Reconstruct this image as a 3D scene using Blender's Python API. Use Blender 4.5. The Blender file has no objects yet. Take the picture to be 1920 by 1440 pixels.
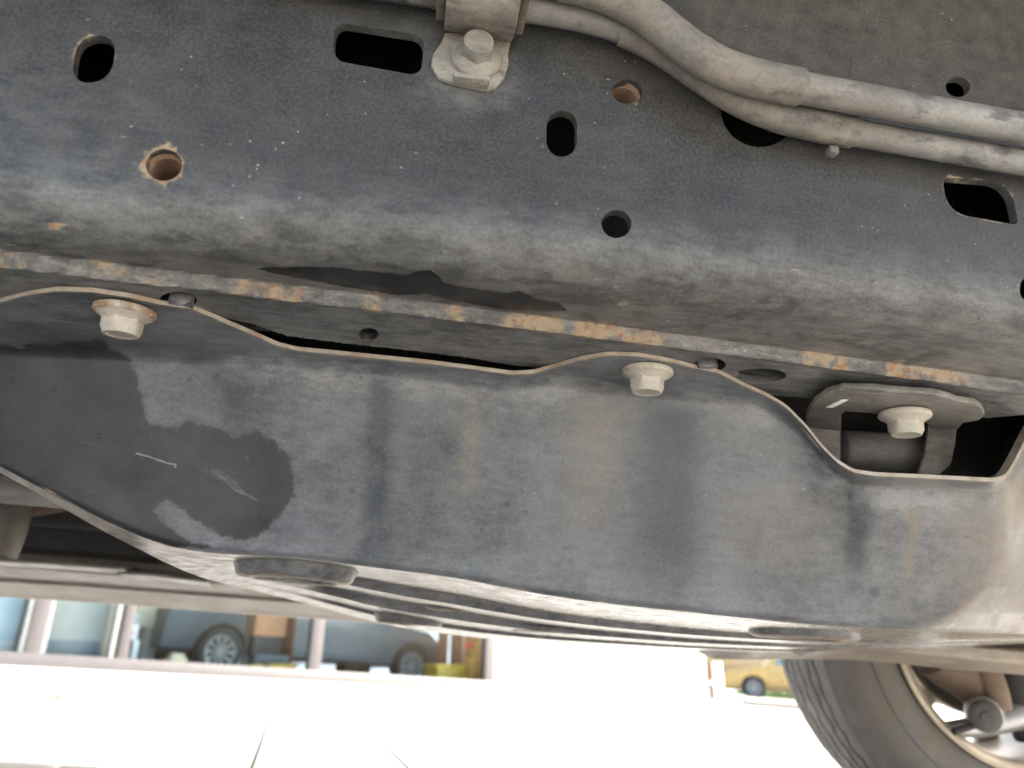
import bpy, bmesh, math, random
import numpy as np
from mathutils import Matrix, Vector
from mathutils.geometry import delaunay_2d_cdt

random.seed(4)
RNG = np.random.default_rng(11)
SC = bpy.context.scene
COL = SC.collection

# ------------------------------------------------------------------ camera, sky, sun, exposure
FPX = 1387.0                      # focal length in pixels of the 1920 px wide photograph
CAM_H = 0.22
SLOPE = 0.052                     # the yard falls to the right
PITCH = math.atan(542 / FPX)
ROLL = math.radians(1.0)


def basis(p, r):
    F = np.array([0, math.cos(p), math.sin(p)])
    R0 = np.array([1.0, 0, 0])
    U0 = np.array([0, -math.sin(p), math.cos(p)])
    return math.cos(r) * R0 + math.sin(r) * U0, math.cos(r) * U0 - math.sin(r) * R0, F


CR, CU, CF = basis(PITCH, ROLL)
CPOS = np.array([0.0, 0.0, CAM_H])
cam_d = bpy.data.cameras.new('camera')
cam = bpy.data.objects.new('camera', cam_d)
COL.objects.link(cam)
SC.camera = cam
cam.matrix_world = Matrix(((CR[0], CU[0], -CF[0], 0), (CR[1], CU[1], -CF[1], 0),
                           (CR[2], CU[2], -CF[2], CAM_H), (0, 0, 0, 1)))
cam_d.sensor_width = 36
cam_d.lens = 36 * FPX / 1920
cam_d.clip_start = 0.02
cam_d.clip_end = 2000
cam_d.dof.use_dof = True
cam_d.dof.focus_distance = 0.56
cam_d.dof.aperture_fstop = 5.8

SUN_EL = math.radians(29)
SUN_AZ = math.radians(70)          # clockwise from +Y
world = bpy.data.worlds.new('World')
SC.world = world
world.use_nodes = True
wn = world.node_tree
for n in list(wn.nodes):
    wn.nodes.remove(n)
sky = wn.nodes.new('ShaderNodeTexSky')
sky.sky_type = 'NISHITA'
sky.sun_disc = False
sky.sun_elevation = SUN_EL
sky.sun_rotation = SUN_AZ
sky.air_density = 1.0
sky.dust_density = 5.0
bg = wn.nodes.new('ShaderNodeBackground')
bg.inputs['Strength'].default_value = 0.14
wo = wn.nodes.new('ShaderNodeOutputWorld')
wn.links.new(sky.outputs[0], bg.inputs['Color'])
wn.links.new(bg.outputs[0], wo.inputs['Surface'])

sun_d = bpy.data.lights.new('sun', 'SUN')
sun_d.energy = 5.0
sun_d.angle = math.radians(0.5)
sun_d.color = (1.0, 0.975, 0.94)
sun = bpy.data.objects.new('sun', sun_d)
COL.objects.link(sun)
sdir = Vector((math.sin(SUN_AZ) * math.cos(SUN_EL), math.cos(SUN_AZ) * math.cos(SUN_EL), math.sin(SUN_EL)))
sun.rotation_euler = sdir.to_track_quat('Z', 'Y').to_euler()
sun.location = (3, 2, 6)

SC.view_settings.view_transform = 'Standard'
SC.view_settings.look = 'None'
SC.view_settings.exposure = 2.2
SC.view_settings.gamma = 1
SC.view_settings.use_curve_mapping = False
SC.cycles.max_bounces = 10
SC.cycles.diffuse_bounces = 6
SC.cycles.transparent_max_bounces = 12

# ------------------------------------------------------------------ coordinates
# truck axes: u along the frame rail, v across the truck, w up; measured from the eye point
pR, pU, pF = basis(math.atan(480 / FPX), math.radians(1.0))
ya, ti = math.radians(8.5), math.radians(3.0)
_u = np.array([math.cos(ya) * math.cos(ti), math.sin(ya) * math.cos(ti), -math.sin(ti)])
_w = np.array([0, 0, 1.0]) - _u * _u[2]
_w /= np.linalg.norm(_w)
_v = np.cross(_w, _u)
TCAM = np.array([[a @ pR, a @ pU, a @ pF] for a in (_u, _v, _w)])      # truck axes in lens axes
TAX = TCAM @ np.array([CR, CU, CF])                                    # truck axes in world axes


def lens(x, y):
    x, y = np.asarray(x, float), np.asarray(y, float)
    return np.stack(np.broadcast_arrays((x - 960) / FPX, -(y - 720) / FPX, np.ones_like(x + y)), -1)


def loc(x, y, v=None, w=None):
    """point of the truck, in (u, v, w), on the plane v = const or w = const"""
    d = lens(x, y) @ TCAM.T
    k = v / d[..., 1] if v is not None else w / d[..., 2]
    return d * np.asarray(k)[..., None]


def seen(P):
    q = np.asarray(P) @ TCAM
    return 960 + FPX * q[..., 0] / q[..., 2], 720 - FPX * q[..., 1] / q[..., 2]


def wray(x, y):
    return lens(x, y) @ np.array([CR, CU, CF])


def ground_z(x, y):
    return -SLOPE * x


def ground(x, y):
    d = wray(x, y)
    k = -CAM_H / (d[2] + SLOPE * d[0])
    return CPOS + d * k


def sstep(a, b, x):
    t = np.clip((np.asarray(x, float) - a) / (b - a), 0, 1)
    return t * t * (3 - 2 * t)


def smin(a, b, k):
    h = np.clip(0.5 + 0.5 * (b - a) / k, 0, 1)
    return b + (a - b) * h - k * h * (1 - h)


def sd_poly(px, py, poly):
    """signed distance to a polygon (negative inside)"""
    poly = np.asarray(poly, float)
    d = np.full(px.shape, 1e18)
    ins = np.zeros(px.shape, bool)
    n = len(poly)
    for i in range(n):
        ax, ay = poly[i]
        bx, by = poly[(i + 1) % n]
        ex, ey = bx - ax, by - ay
        wx, wy = px - ax, py - ay
        t = np.clip((wx * ex + wy * ey) / (ex * ex + ey * ey + 1e-18), 0, 1)
        d = np.minimum(d, (wx - ex * t) ** 2 + (wy - ey * t) ** 2)
        c = ((ay > py) != (by > py)) & (px < (bx - ax) * (py - ay) / (by - ay + 1e-18) + ax)
        ins ^= c
    d = np.sqrt(d)
    return np.where(ins, -d, d)


def wob(x, seed, f=1.0):
    r = np.random.default_rng(seed)
    o = np.zeros_like(np.asarray(x, float))
    for k in range(6):
        o = o + np.sin(np.asarray(x) * f * (1.7 ** k) + r.uniform(0, 6.28)) / (1.35 ** k)
    return o / 3


# ------------------------------------------------------------------ materials
class G:
    def __init__(self, name):
        self.m = bpy.data.materials.new(name)
        self.m.use_nodes = True
        self.nt = self.m.node_tree
        self.b = self.nt.nodes['Principled BSDF']
        self.out = self.nt.nodes['Material Output']
        self.co = self.nt.nodes.new('ShaderNodeTexCoord').outputs['Object']

    def put(self, sock, val):
        if hasattr(val, 'is_linked') or isinstance(val, bpy.types.NodeSocket):
            self.nt.links.new(val, sock)
        elif isinstance(val, (tuple, list)) and len(val) == 3 and sock.type == 'RGBA':
            sock.default_value = (*val, 1)
        else:
            sock.default_value = val

    def noise(self, scale, detail=4, rough=0.55, vec=None, dist=0):
        n = self.nt.nodes.new('ShaderNodeTexNoise')
        n.inputs['Scale'].default_value = scale
        n.inputs['Detail'].default_value = detail
        n.inputs['Roughness'].default_value = rough
        n.inputs['Distortion'].default_value = dist
        self.nt.links.new(vec or self.co, n.inputs['Vector'])
        return n.outputs['Fac']

    def stretch(self, sx, sy, sz):
        n = self.nt.nodes.new('ShaderNodeMapping')
        n.inputs['Scale'].default_value = (sx, sy, sz)
        self.nt.links.new(self.co, n.inputs['Vector'])
        return n.outputs[0]

    def rng(self, val, a, b, c=0.0, d=1.0, smooth=True):
        n = self.nt.nodes.new('ShaderNodeMapRange')
        n.interpolation_type = 'SMOOTHSTEP' if smooth else 'LINEAR'
        self.put(n.inputs[0], val)
        for i, q in enumerate((a, b, c, d)):
            n.inputs[1 + i].default_value = q
        return n.outputs[0]

    def math(self, op, a, b=0.0):
        n = self.nt.nodes.new('ShaderNodeMath')
        n.operation = op
        self.put(n.inputs[0], a)
        self.put(n.inputs[1], b)
        return n.outputs[0]

    def mul(self, *a):
        o = a[0]
        for b in a[1:]:
            o = self.math('MULTIPLY', o, b)
        return o

    def add(self, a, b):
        return self.math('ADD', a, b)

    def mix(self, f, a, b):
        n = self.nt.nodes.new('ShaderNodeMix')
        n.data_type = 'RGBA'
        self.put(n.inputs[0], f)
        self.put(n.inputs[6], a)
        self.put(n.inputs[7], b)
        return n.outputs[2]

    def attr(self, name):
        n = self.nt.nodes.new('ShaderNodeAttribute')
        n.attribute_name = name
        s = self.nt.nodes.new('ShaderNodeSeparateColor')
        self.nt.links.new(n.outputs['Color'], s.inputs[0])
        return s.outputs[0], s.outputs[1], s.outputs[2]

    def dots(self, scale, size, keep, vec=None):
        """scattered round specks"""
        n = self.nt.nodes.new('ShaderNodeTexVoronoi')
        n.inputs['Scale'].default_value = scale
        self.nt.links.new(vec or self.co, n.inputs['Vector'])
        s = self.nt.nodes.new('ShaderNodeSeparateColor')
        self.nt.links.new(n.outputs['Color'], s.inputs[0])
        sz = self.math('MULTIPLY', s.outputs[1], size)
        d = self.math('SUBTRACT', sz, n.outputs['Distance'])
        return self.mul(self.rng(d, 0, size * 0.35), self.rng(s.outputs[0], keep, keep + 0.01))

    def bump(self, h, strength, dist=0.001):
        n = self.nt.nodes.new('ShaderNodeBump')
        n.inputs['Strength'].default_value = strength
        n.inputs['Distance'].default_value = dist
        self.put(n.inputs['Height'], h)
        self.nt.links.new(n.outputs[0], self.b.inputs['Normal'])

    def done(self, col, rough=0.5, metal=0.0, spec=0.5):
        self.put(self.b.inputs['Base Color'], col)
        self.put(self.b.inputs['Roughness'], rough)
        self.put(self.b.inputs['Metallic'], metal)
        self.b.inputs['Specular IOR Level'].default_value = spec
        return self.m


def weathered(name, base, dust=(0.200, 0.200, 0.194), dust_amt=0.0, rough=0.5, metal=0.0, specks=1.0, bump=0.25, grain=1.0, fine=1.0, wetgloss=0.25, wetcol=(0.0210, 0.0203, 0.0200)):
    """dark underbody paint under road dust; stains, rust, wear and some painted light come from the part's own wear maps"""
    g = G(name)
    dA, kA, tA = g.attr('WearLightA')       # dust and painted bounce, washed streak and shade, tan deposit and highlight
    rB, wB, eB = g.attr('WearLightB')
    sB, pC, qC = g.attr('WearC')       # scratch, pitted crust, rubbed smooth       # rust, wet, bare edge and painted cream light
    flow = g.stretch(0.32, 1, 1)
    n1 = g.noise(9, 5, 0.6)
    n2 = g.noise(60 * grain, 6, 0.65)
    n3 = g.noise(420 * fine, 3, 0.6)
    n4 = g.noise(150 * grain, 5, 0.7, flow)
    c = g.mix(g.rng(n1, 0.3, 0.7), [b * 0.72 for b in base], [base[0] * 1.3, base[1] * 1.22, base[2] * 1.2])
    c = g.mix(g.mul(g.rng(g.noise(23, 4, .6), 0.5, 0.72), 0.4), c, (base[0] * 1.0, base[1] * 1.20, base[2] * 1.12))
    dd = g.add(g.mul(dA, 1.0), dust_amt)
    f = g.mul(dd, g.rng(g.add(g.add(g.mul(n2, .35), g.mul(n4, .45)), g.mul(g.noise(20, 5, .6), .4)), 0.44, 0.76, 0.22, 1.5))
    c = g.mix(g.math('MINIMUM', f, 0.95), c, dust)
    cr = g.add(g.mul(g.noise(85, 6, .7, g.stretch(.42, 1, 1)), .7), g.mul(n1, .3))
    c = g.mix(g.mul(pC, g.rng(cr, .50, .62), .62), c, (0.195, 0.182, 0.155))
    c = g.mix(g.mul(pC, g.rng(cr, .47, .38), .62), c, (0.018, 0.018, 0.018))
    c = g.mix(g.mul(tA, g.rng(n2, 0.25, 0.7, 0.45, 1.0)), c, (0.20, 0.165, 0.125))
    c = g.mix(g.mul(kA, g.rng(n2, 0.2, 0.7, 1.0, 0.7)), c, (0.014, 0.022, 0.031))
    if specks:
        c = g.mix(g.mul(g.dots(62, 0.16, 0.80), 0.45 * specks), c, (0.016, 0.015, 0.015))
        c = g.mix(g.mul(g.dots(95, 0.17, 0.84), g.rng(n1, .44, .62, 0, .6 * specks)), c, (0.34, 0.34, 0.32))
        c = g.mix(g.mul(g.dots(260, 0.26, 0.82), g.rng(n1, .46, .64, .08, .75 * specks)), c, (0.30, 0.30, 0.28))
        st = g.stretch(0.11, 1, 1)
        sc = g.mul(g.dots(150, 0.10, 0.93, st), 0.5 * specks)
        c = g.mix(sc, c, (0.42, 0.42, 0.40))
    c = g.mix(g.mul(g.rng(n3, 0.38, 0.75), 0.17), c, (0.018, 0.018, 0.020))
    c = g.mix(g.mul(g.rng(n3, 0.62, 0.35), 0.07), c, (0.3, 0.29, 0.27))
    wet = g.rng(g.add(wB, g.mul(g.add(g.noise(55, 7, .72), -0.5), 1.25)), 0.42, 0.58)
    halo = g.rng(g.add(wB, g.mul(g.add(g.noise(30, 6, .7), -0.5), 1.2)), 0.1, 0.75)
    c = g.mix(g.mul(halo, 0.35), c, (0.030, 0.028, 0.026))
    c = g.mix(g.mul(wet, g.rng(g.noise(40, 5, .6), .25, .75, .92, .72)), c, wetcol)
    rm = g.rng(g.add(rB, g.mul(g.add(g.add(g.mul(n2, .6), g.mul(g.noise(110, 5, .65), .4)), -0.5), 3.0)), 0.36, 0.85)
    rc = g.mix(g.rng(g.noise(130, 5, .65), 0.46, 0.68), (0.30, 0.235, 0.155), (0.27, 0.105, 0.042))
    c = g.mix(rm, c, rc)
    em = g.rng(g.add(eB, g.mul(g.add(n4, -0.5), 0.8)), 0.35, 0.65)
    c = g.mix(g.mul(em, 0.85), c, g.mix(g.rng(n2, .4, .65), (0.42, 0.37, 0.30), (0.32, 0.225, 0.15)))
    c = g.mix(g.rng(g.add(sB, g.mul(g.add(n4, -0.5), 0.7)), 0.35, 0.75, 0, .5), c, (0.34, 0.33, 0.31))
    r = g.rng(n2, 0.3, 0.7, rough - 0.08, rough + 0.12)
    r = g.math('SUBTRACT', r, g.mul(wet, wetgloss))
    r = g.add(r, g.mul(rm, 0.3))
    r = g.math('SUBTRACT', r, g.mul(qC, g.rng(n4, .3, .7, .25, .19)))
    g.bump(g.add(g.add(g.mul(n3, 0.35), g.mul(n2, 0.5)), g.mul(rm, 1.2)), bump, 0.0009)
    return g.done(c, r, metal)


def plain(name, col, rough=0.5, metal=0.0, var=0.25, scale=8, bump=0.0, spec=0.5):
    g = G(name)
    n = g.noise(scale, 5, 0.6)
    c = g.mix(g.rng(n, 0.3, 0.7), [x * (1 - var) for x in col], [min(1, x * (1 + var)) for x in col])
    if bump:
        g.bump(g.noise(scale * 6, 5, .65), bump, 0.002)
    return g.done(c, rough, metal, spec)


def glass(name, tint, refl=0.25, rough=0.02):
    g = G(name)
    nt = g.nt
    nt.nodes.remove(g.b)
    tr = nt.nodes.new('ShaderNodeBsdfTransparent')
    tr.inputs[0].default_value = (*tint, 1)
    gl = nt.nodes.new('ShaderNodeBsdfGlossy')
    gl.inputs['Roughness'].default_value = rough
    lw = nt.nodes.new('ShaderNodeLayerWeight')
    lw.inputs[0].default_value = refl
    mx = nt.nodes.new('ShaderNodeMixShader')
    f2 = g.math('MINIMUM', g.add(lw.outputs['Fresnel'], 0.015), 1.0)
    nt.links.new(f2, mx.inputs[0])
    nt.links.new(tr.outputs[0], mx.inputs[1])
    nt.links.new(gl.outputs[0], mx.inputs[2])
    nt.links.new(mx.outputs[0], g.out.inputs[0])
    return g.m


M = {}
M['rail'] = weathered('frame_paint', (0.0235, 0.0228, 0.0208), rough=0.48, specks=1.2, wetgloss=0.33, wetcol=(0.008, 0.008, 0.0085))
M['skid'] = weathered('skid_paint', (0.060, 0.067, 0.074), dust=(0.250, 0.254, 0.256), dust_amt=0.08, rough=0.46, wetgloss=0.02)
M['pipe'] = weathered('pipe_metal', (0.115, 0.118, 0.118), dust=(0.33, 0.31, 0.27), dust_amt=0.16, rough=0.62, specks=0.6, bump=0.5, grain=0.8)
M['sleeve'] = weathered('sleeve_rubber', (0.075, 0.075, 0.073), dust=(0.27, 0.235, 0.185), dust_amt=0.28, rough=0.75, specks=0.4, bump=0.5)
M['clamp'] = weathered('clamp_zinc', (0.14, 0.135, 0.12), dust=(0.34, 0.31, 0.255), dust_amt=0.4, rough=0.6, specks=1.0, bump=0.8)
M['bolt'] = weathered('bolt_zinc', (0.42, 0.39, 0.33), dust=(0.52, 0.47, 0.38), dust_amt=0.5, rough=0.55, specks=0.3, bump=0.4)
M['nut'] = weathered('rusted_nut', (0.20, 0.10, 0.055), dust=(0.30, 0.22, 0.15), dust_amt=0.5, rough=0.8, specks=0.2, bump=0.8)
M['bracket'] = weathered('bracket_paint', (0.045, 0.045, 0.044), dust=(0.24, 0.225, 0.20), dust_amt=0.14, rough=0.55, specks=0.5)
M['rubber'] = weathered('bushing_rubber', (0.045, 0.042, 0.040), dust_amt=0.22, rough=0.62, specks=0.3)
M['dark'] = weathered('underbody_dark', (0.018, 0.018, 0.019), dust_amt=0.03, rough=0.7, specks=0.3, grain=0.4)
M['sill'] = weathered('sill_paint', (0.085, 0.078, 0.066), dust=(0.25, 0.225, 0.185), dust_amt=0.30, rough=0.5, specks=0.2, grain=0.3)
M['member'] = weathered('crossmember_paint', (0.13, 0.12, 0.105), dust=(0.33, 0.28, 0.22), dust_amt=0.5, rough=0.42, specks=0.2, grain=0.5)
M['rustarm'] = weathered('rusty_casting', (0.105, 0.070, 0.050), dust=(0.25, 0.185, 0.135), dust_amt=0.4, rough=0.75, specks=0.2, grain=0.4)
M['tyre'] = weathered('tyre_rubber', (0.135, 0.136, 0.140), dust=(0.150, 0.128, 0.105), rough=0.8, specks=0.0, grain=0.35, bump=0.5)
M['rim'] = plain('alloy_dusty', (0.40, 0.35, 0.27), 0.42, 0.35, 0.15, 20)
M['alloy'] = plain('alloy_grey', (0.45, 0.45, 0.45), 0.35, 0.6, 0.1, 20)
M['dirt'] = plain('joint_dirt', (0.10, 0.09, 0.075), 0.9, 0, .3, 30)
M['white_mark'] = plain('white_paint_mark', (0.80, 0.80, 0.78), 0.6, 0, 0.05, 80)


# ------------------------------------------------------------------ object helpers
def link(name, verts, faces, mat, parent=None, wear=None, smooth=False, autosmooth=None):
    me = bpy.data.meshes.new(name)
    if isinstance(verts, np.ndarray):
        verts = verts.tolist()
    if isinstance(faces, np.ndarray):
        faces = faces.tolist()
    me.from_pydata(verts, [], faces)
    me.update()
    if smooth:
        me.polygons.foreach_set('use_smooth', [True] * len(me.polygons))
        if autosmooth:
            me.set_sharp_from_angle(angle=math.radians(autosmooth))
    if wear:
        for nm in ('WearLightA', 'WearLightB', 'WearC'):
            if nm in wear:
                a = me.color_attributes.new(nm, 'FLOAT_COLOR', 'POINT')
                arr = np.zeros((len(verts), 4), np.float32)
                arr[:, :wear[nm].shape[1]] = np.clip(wear[nm], 0, 1)
                a.data.foreach_set('color', arr.ravel())
    o = bpy.data.objects.new(name, me)
    if mat:
        me.materials.append(M[mat] if isinstance(mat, str) else mat)
    COL.objects.link(o)
    if parent:
        o.parent = parent
    return o


class MB:
    """collects simple solids into one mesh"""
    def __init__(self):
        self.v, self.f = [], []

    def addm(self, vs, fs):
        b = len(self.v)
        self.v += [tuple(map(float, p)) for p in vs]
        self.f += [[i + b for i in q] for q in fs]
        return self

    def box(self, a, b):
        (x0, y0, z0), (x1, y1, z1) = a, b
        vs = [(x, y, z) for x in (x0, x1) for y in (y0, y1) for z in (z0, z1)]
        return self.addm(vs, [(0, 1, 3, 2), (4, 6, 7, 5), (0, 4, 5, 1), (2, 3, 7, 6), (0, 2, 6, 4), (1, 5, 7, 3)])

    def prism(self, poly, axis, d):
        """poly: 3D outline; extruded by vector d"""
        n = len(poly)
        poly = np.asarray(poly, float)
        vs = list(poly) + list(poly + np.asarray(d))
        fs = [list(range(n))[::-1], list(range(n, 2 * n))]
        fs += [(i, (i + 1) % n, (i + 1) % n + n, i + n) for i in range(n)]
        return self.addm(vs, fs)

    def lathe(self, prof, org, ax, n=48, close=False):
        """prof: list of (radius, distance along axis)"""
        ax = Vector(ax).normalized()
        t = Vector((0, 0, 1)) if abs(ax.z) < .9 else Vector((1, 0, 0))
        e1 = ax.cross(t).normalized()
        e2 = ax.cross(e1)
        vs, fs = [], []
        m = len(prof)
        for i in range(n):
            a = 2 * math.pi * i / n
            for r, h in prof:
                vs.append(Vector(org) + ax * h + (e1 * math.cos(a) + e2 * math.sin(a)) * r)
        for i in range(n):
            j = (i + 1) % n
            for k in range(m - 1 + (1 if close else 0)):
                k2 = (k + 1) % m
                fs.append((i * m + k, j * m + k, j * m + k2, i * m + k2))
        return self.addm(vs, fs)

    def tube(self, pts, r, n=20, caps=True):
        pts = [Vector(p) for p in pts]
        rs = r if isinstance(r, (list, tuple, np.ndarray)) else [r] * len(pts)
        vs, fs = [], []
        up = Vector((0, 1, 0.1))
        for i, p in enumerate(pts):
            t = (pts[min(i + 1, len(pts) - 1)] - pts[max(i - 1, 0)]).normalized()
            e1 = t.cross(up).normalized()
            e2 = t.cross(e1)
            for k in range(n):
                a = 2 * math.pi * k / n
                vs.append(p + (e1 * math.cos(a) + e2 * math.sin(a)) * rs[i])
        for i in range(len(pts) - 1):
            for k in range(n):
                k2 = (k + 1) % n
                fs.append((i * n + k, i * n + k2, (i + 1) * n + k2, (i + 1) * n + k))
        if caps:
            fs.append(list(range(n))[::-1])
            fs.append([(len(pts) - 1) * n + k for k in range(n)])
        return self.addm(vs, fs)

    def build(self, name, mat, parent=None, smooth=False, bevel=0.0, seg=2, autosmooth=35, wear=None):
        o = link(name, self.v, self.f, mat, parent)
        bm = bmesh.new()
        bm.from_mesh(o.data)
        bmesh.ops.remove_doubles(bm, verts=bm.verts, dist=1e-6)
        bmesh.ops.recalc_face_normals(bm, faces=bm.faces)
        if bevel:
            es = [e for e in bm.edges if len(e.link_faces) == 2 and e.calc_face_angle(0) > math.radians(28)]
            bmesh.ops.bevel(bm, geom=es, offset=bevel, segments=seg, affect='EDGES', profile=0.5)
        bm.to_mesh(o.data)
        bm.free()
        if smooth or bevel:
            o.data.polygons.foreach_set('use_smooth', [True] * len(o.data.polygons))
            o.data.set_sharp_from_angle(angle=math.radians(autosmooth))
        if wear:
            wear(o)
        return o


def empty(name, label, cat, org=(0, 0, 0), mat=None, group=None):
    o = bpy.data.objects.new(name, None)
    o.empty_display_size = 0.1
    COL.objects.link(o)
    if mat is not None:
        o.matrix_world = mat
    else:
        o.location = org
    o['label'] = label
    o['category'] = cat
    if group:
        o['group'] = group
    return o


def tag(o, label, cat, group=None):
    o['label'] = label
    o['category'] = cat
    if group:
        o['group'] = group
    return o


def wear_on(o, fn):
    """fn(P (n,3), px, py) -> A, B arrays"""
    me = o.data
    n = len(me.vertices)
    P = np.empty(n * 3, np.float32)
    me.vertices.foreach_get('co', P)
    P = P.reshape(-1, 3) + TORG
    px, py = seen(P)
    r = fn(P, px, py)
    for nm, X in zip(('WearLightA', 'WearLightB', 'WearC'), r):
        a = me.color_attributes.new(nm, 'FLOAT_COLOR', 'POINT')
        arr = np.zeros((n, 4), np.float32)
        arr[:, :3] = np.clip(X, 0, 1)
        a.data.foreach_set('color', arr.ravel())


def grid_faces(n, m):
    i = np.arange(n - 1)[:, None]
    j = np.arange(m - 1)[None]
    a = i * m + j
    return np.stack([a, a + 1, a + m + 1, a + m], -1).reshape(-1, 4)


def catmull(pts, n):
    pts = np.asarray(pts, float)
    t = np.r_[0, np.cumsum(np.linalg.norm(np.diff(pts, axis=0), axis=1))]
    # monotone-ish resampling followed by smoothing
    q = np.linspace(0, t[-1], n)
    out = np.stack([np.interp(q, t, pts[:, k]) for k in range(pts.shape[1])], -1)
    k = max(1, int(n / len(pts) * 0.55))
    for _ in range(3):
        pad = np.pad(out, ((k, k), (0, 0)), mode='reflect', reflect_type='odd')
        c = np.cumsum(np.vstack([np.zeros((1, out.shape[1])), pad]), 0)
        out = (c[2 * k + 1:] - c[:-2 * k - 1]) / (2 * k + 1)
    return out


# ------------------------------------------------------------------ ground and sky setting
def make_ground():
    xs = np.r_[-400, -150, -60, -30, np.linspace(-14, 14, 57), 30, 60, 150, 400]
    ys = np.r_[-300, -100, -30, -12, np.linspace(-8, 24, 65), 40, 70, 130, 300, 700]
    X, Y = np.meshgrid(xs, ys, indexing='ij')
    Z = -SLOPE * X - 0.034
    P = np.stack([X, Y, Z], -1).reshape(-1, 3)
    g = G('concrete')
    n = g.noise(1.2, 6, .6)
    n2 = g.noise(30, 6, .7)
    c = g.mix(g.rng(n, .3, .7), (0.42, 0.405, 0.375), (0.53, 0.515, 0.48))
    c = g.mix(g.mul(g.rng(n2, .5, .75), .35), c, (0.30, 0.285, 0.26))
    c = g.mix(g.mul(g.rng(g.noise(2.6, 7, .72), .56, .70), .8), c, (0.17, 0.158, 0.138))
    c = g.mix(g.dots(14, .12, .93), c, (0.10, 0.085, 0.07))
    g.bump(n2, .25, .004)
    M['concrete'] = g.done(c, 0.85)
    o = link('ground', P, grid_faces(len(xs), len(ys)), 'concrete')
    o['kind'] = 'structure'
    # dark dirt in the joints
    bx = np.array([[-6, .6], [6, .6], [6, 5.9], [-6, 5.9]])
    link('joint_sand', [(x, y, -SLOPE * x - .005) for x, y in bx], [(0, 1, 2, 3)], 'dirt', o)
    # paving slabs, laid askew to the truck, joints between them
    ang = math.radians(15.3)
    a = np.array([-math.sin(ang), math.cos(ang)])       # direction of the long joints
    b = np.array([math.cos(ang), math.sin(ang)])
    o0 = ground(470, 1440)[:2]
    pitch_b, pitch_a, gap = 0.345, 0.62, 0.012
    meshes = []
    for k in range(4):
        mb = MB()
        mb.box((-pitch_b / 2 + gap / 2, -pitch_a / 2 + gap / 2, -.040), (pitch_b / 2 - gap / 2, pitch_a / 2 - gap / 2, 0))
        s = mb.build('paving_slab', 'concrete', o, bevel=.0012, seg=1)
        meshes.append(s)
    rz = math.atan2(b[1], b[0])
    rot = Matrix.Rotation(rz, 4, 'Z')
    tilt = Matrix.Rotation(math.atan(SLOPE), 4, 'Y')
    first = True
    used = 0
    for i in range(-16, 13):
        for j in range(-3, 8):
            c2 = o0 + b * (pitch_b * (i + .5)) + a * (pitch_a * (j + .43))
            d = c2[1]
            if d < 0.9 or d > 5.6 or abs(c2[0]) > 0.75 * d + .35:
                continue
            if used < 4:
                s = meshes[used]
            else:
                s = meshes[used % 4].copy()
                COL.objects.link(s)
            used += 1
            z = ground_z(c2[0], c2[1]) + random.uniform(-.0008, .0008)
            s.matrix_world = Matrix.Translation((c2[0], c2[1], z)) @ tilt @ rot
            s.parent = o
    return o


make_ground()

# ------------------------------------------------------------------ the truck
TORG = np.array([0.6, 0.85, -0.2])
tm = Matrix.Identity(4)
for i in range(3):
    for j in range(3):
        tm[i][j] = TAX[j][i]
org_w = CPOS + TORG @ TAX
for i in range(3):
    tm[i][3] = org_w[i]
truck = empty('pickup_truck', 'dusty dark pickup truck seen from beneath, over the camera, with bolted skid plate', 'truck', mat=tm)


def T(p):
    return np.asarray(p, float) - TORG


# ---- frame rail
VW = 0.40
RB = 0.030
LA = RB * math.pi / 2
_b = loc(np.array([0, 480, 960, 1450, 1900.]), np.array([412, 446, 492, 550, 606.]), v=VW)
BEND = np.polyfit(_b[:, 0], _b[:, 2], 2)


def wb(u):
    return np.polyval(BEND, u)


def under(x, y, dw=0.0):
    """photo point on the underside of the rail"""
    x, y = np.asarray(x, float), np.asarray(y, float)
    w = np.full(np.broadcast(x, y).shape, 0.225)
    for _ in range(12):
        P = loc(x, y, w=w)
        w = wb(P[..., 0]) + dw
    return P


_s = under(np.array([0, 480, 960, 1450, 1800.]), np.array([470, 522, 588, 650, 697.]))
SEAM = np.polyfit(_s[:, 0], _s[:, 1], 2)
STEP = 0.0085


def rail_surf(u, s, inset=0.0):
    u, s = np.asarray(u, float), np.asarray(s, float)
    b = wb(u)
    a = np.clip(s, 0, LA) / RB
    r = RB - inset
    v = VW + RB - r * np.cos(a)
    w = b + RB - r * np.sin(a)
    w = np.where(s < 0, w - s, w)
    v = np.where(s > LA, v + (s - LA), v)
    d = v - np.polyval(SEAM, u)
    ondn = (s > LA)
    w = w - np.where(ondn, STEP * sstep(0, .0050, d), 0)
    w = w - np.where(ondn, .0010 * (1 + .6 * wob(u * 60, 3)) * np.exp(-((d - .0045) / .003) ** 2), 0)
    return np.stack([u, v, w], -1)


def web_us(x, y):
    P = loc(x, y, v=VW)
    return np.stack([P[..., 0], wb(P[..., 0]) + RB - P[..., 2]], -1)


def under_us(x, y):
    P = under(x, y, -STEP)
    return np.stack([P[..., 0], LA + P[..., 1] - VW - RB], -1)


def rounded(pts, rad, n=7):
    pts = np.asarray(pts, float)
    m = len(pts)
    out = []
    for i in range(m):
        p0, p, p1 = pts[i - 1], pts[i], pts[(i + 1) % m]
        r = rad[i] if isinstance(rad, (list, tuple)) else rad
        a = (p0 - p) / np.linalg.norm(p0 - p)
        b = (p1 - p) / np.linalg.norm(p1 - p)
        A, B = p + a * r, p + b * r
        for k in range(n + 1):
            t = k / n
            out.append((1 - t) ** 2 * A + 2 * t * (1 - t) * (p * 0.78 + (A + B) * 0.11) + t * t * B)
    return np.array(out)


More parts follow.
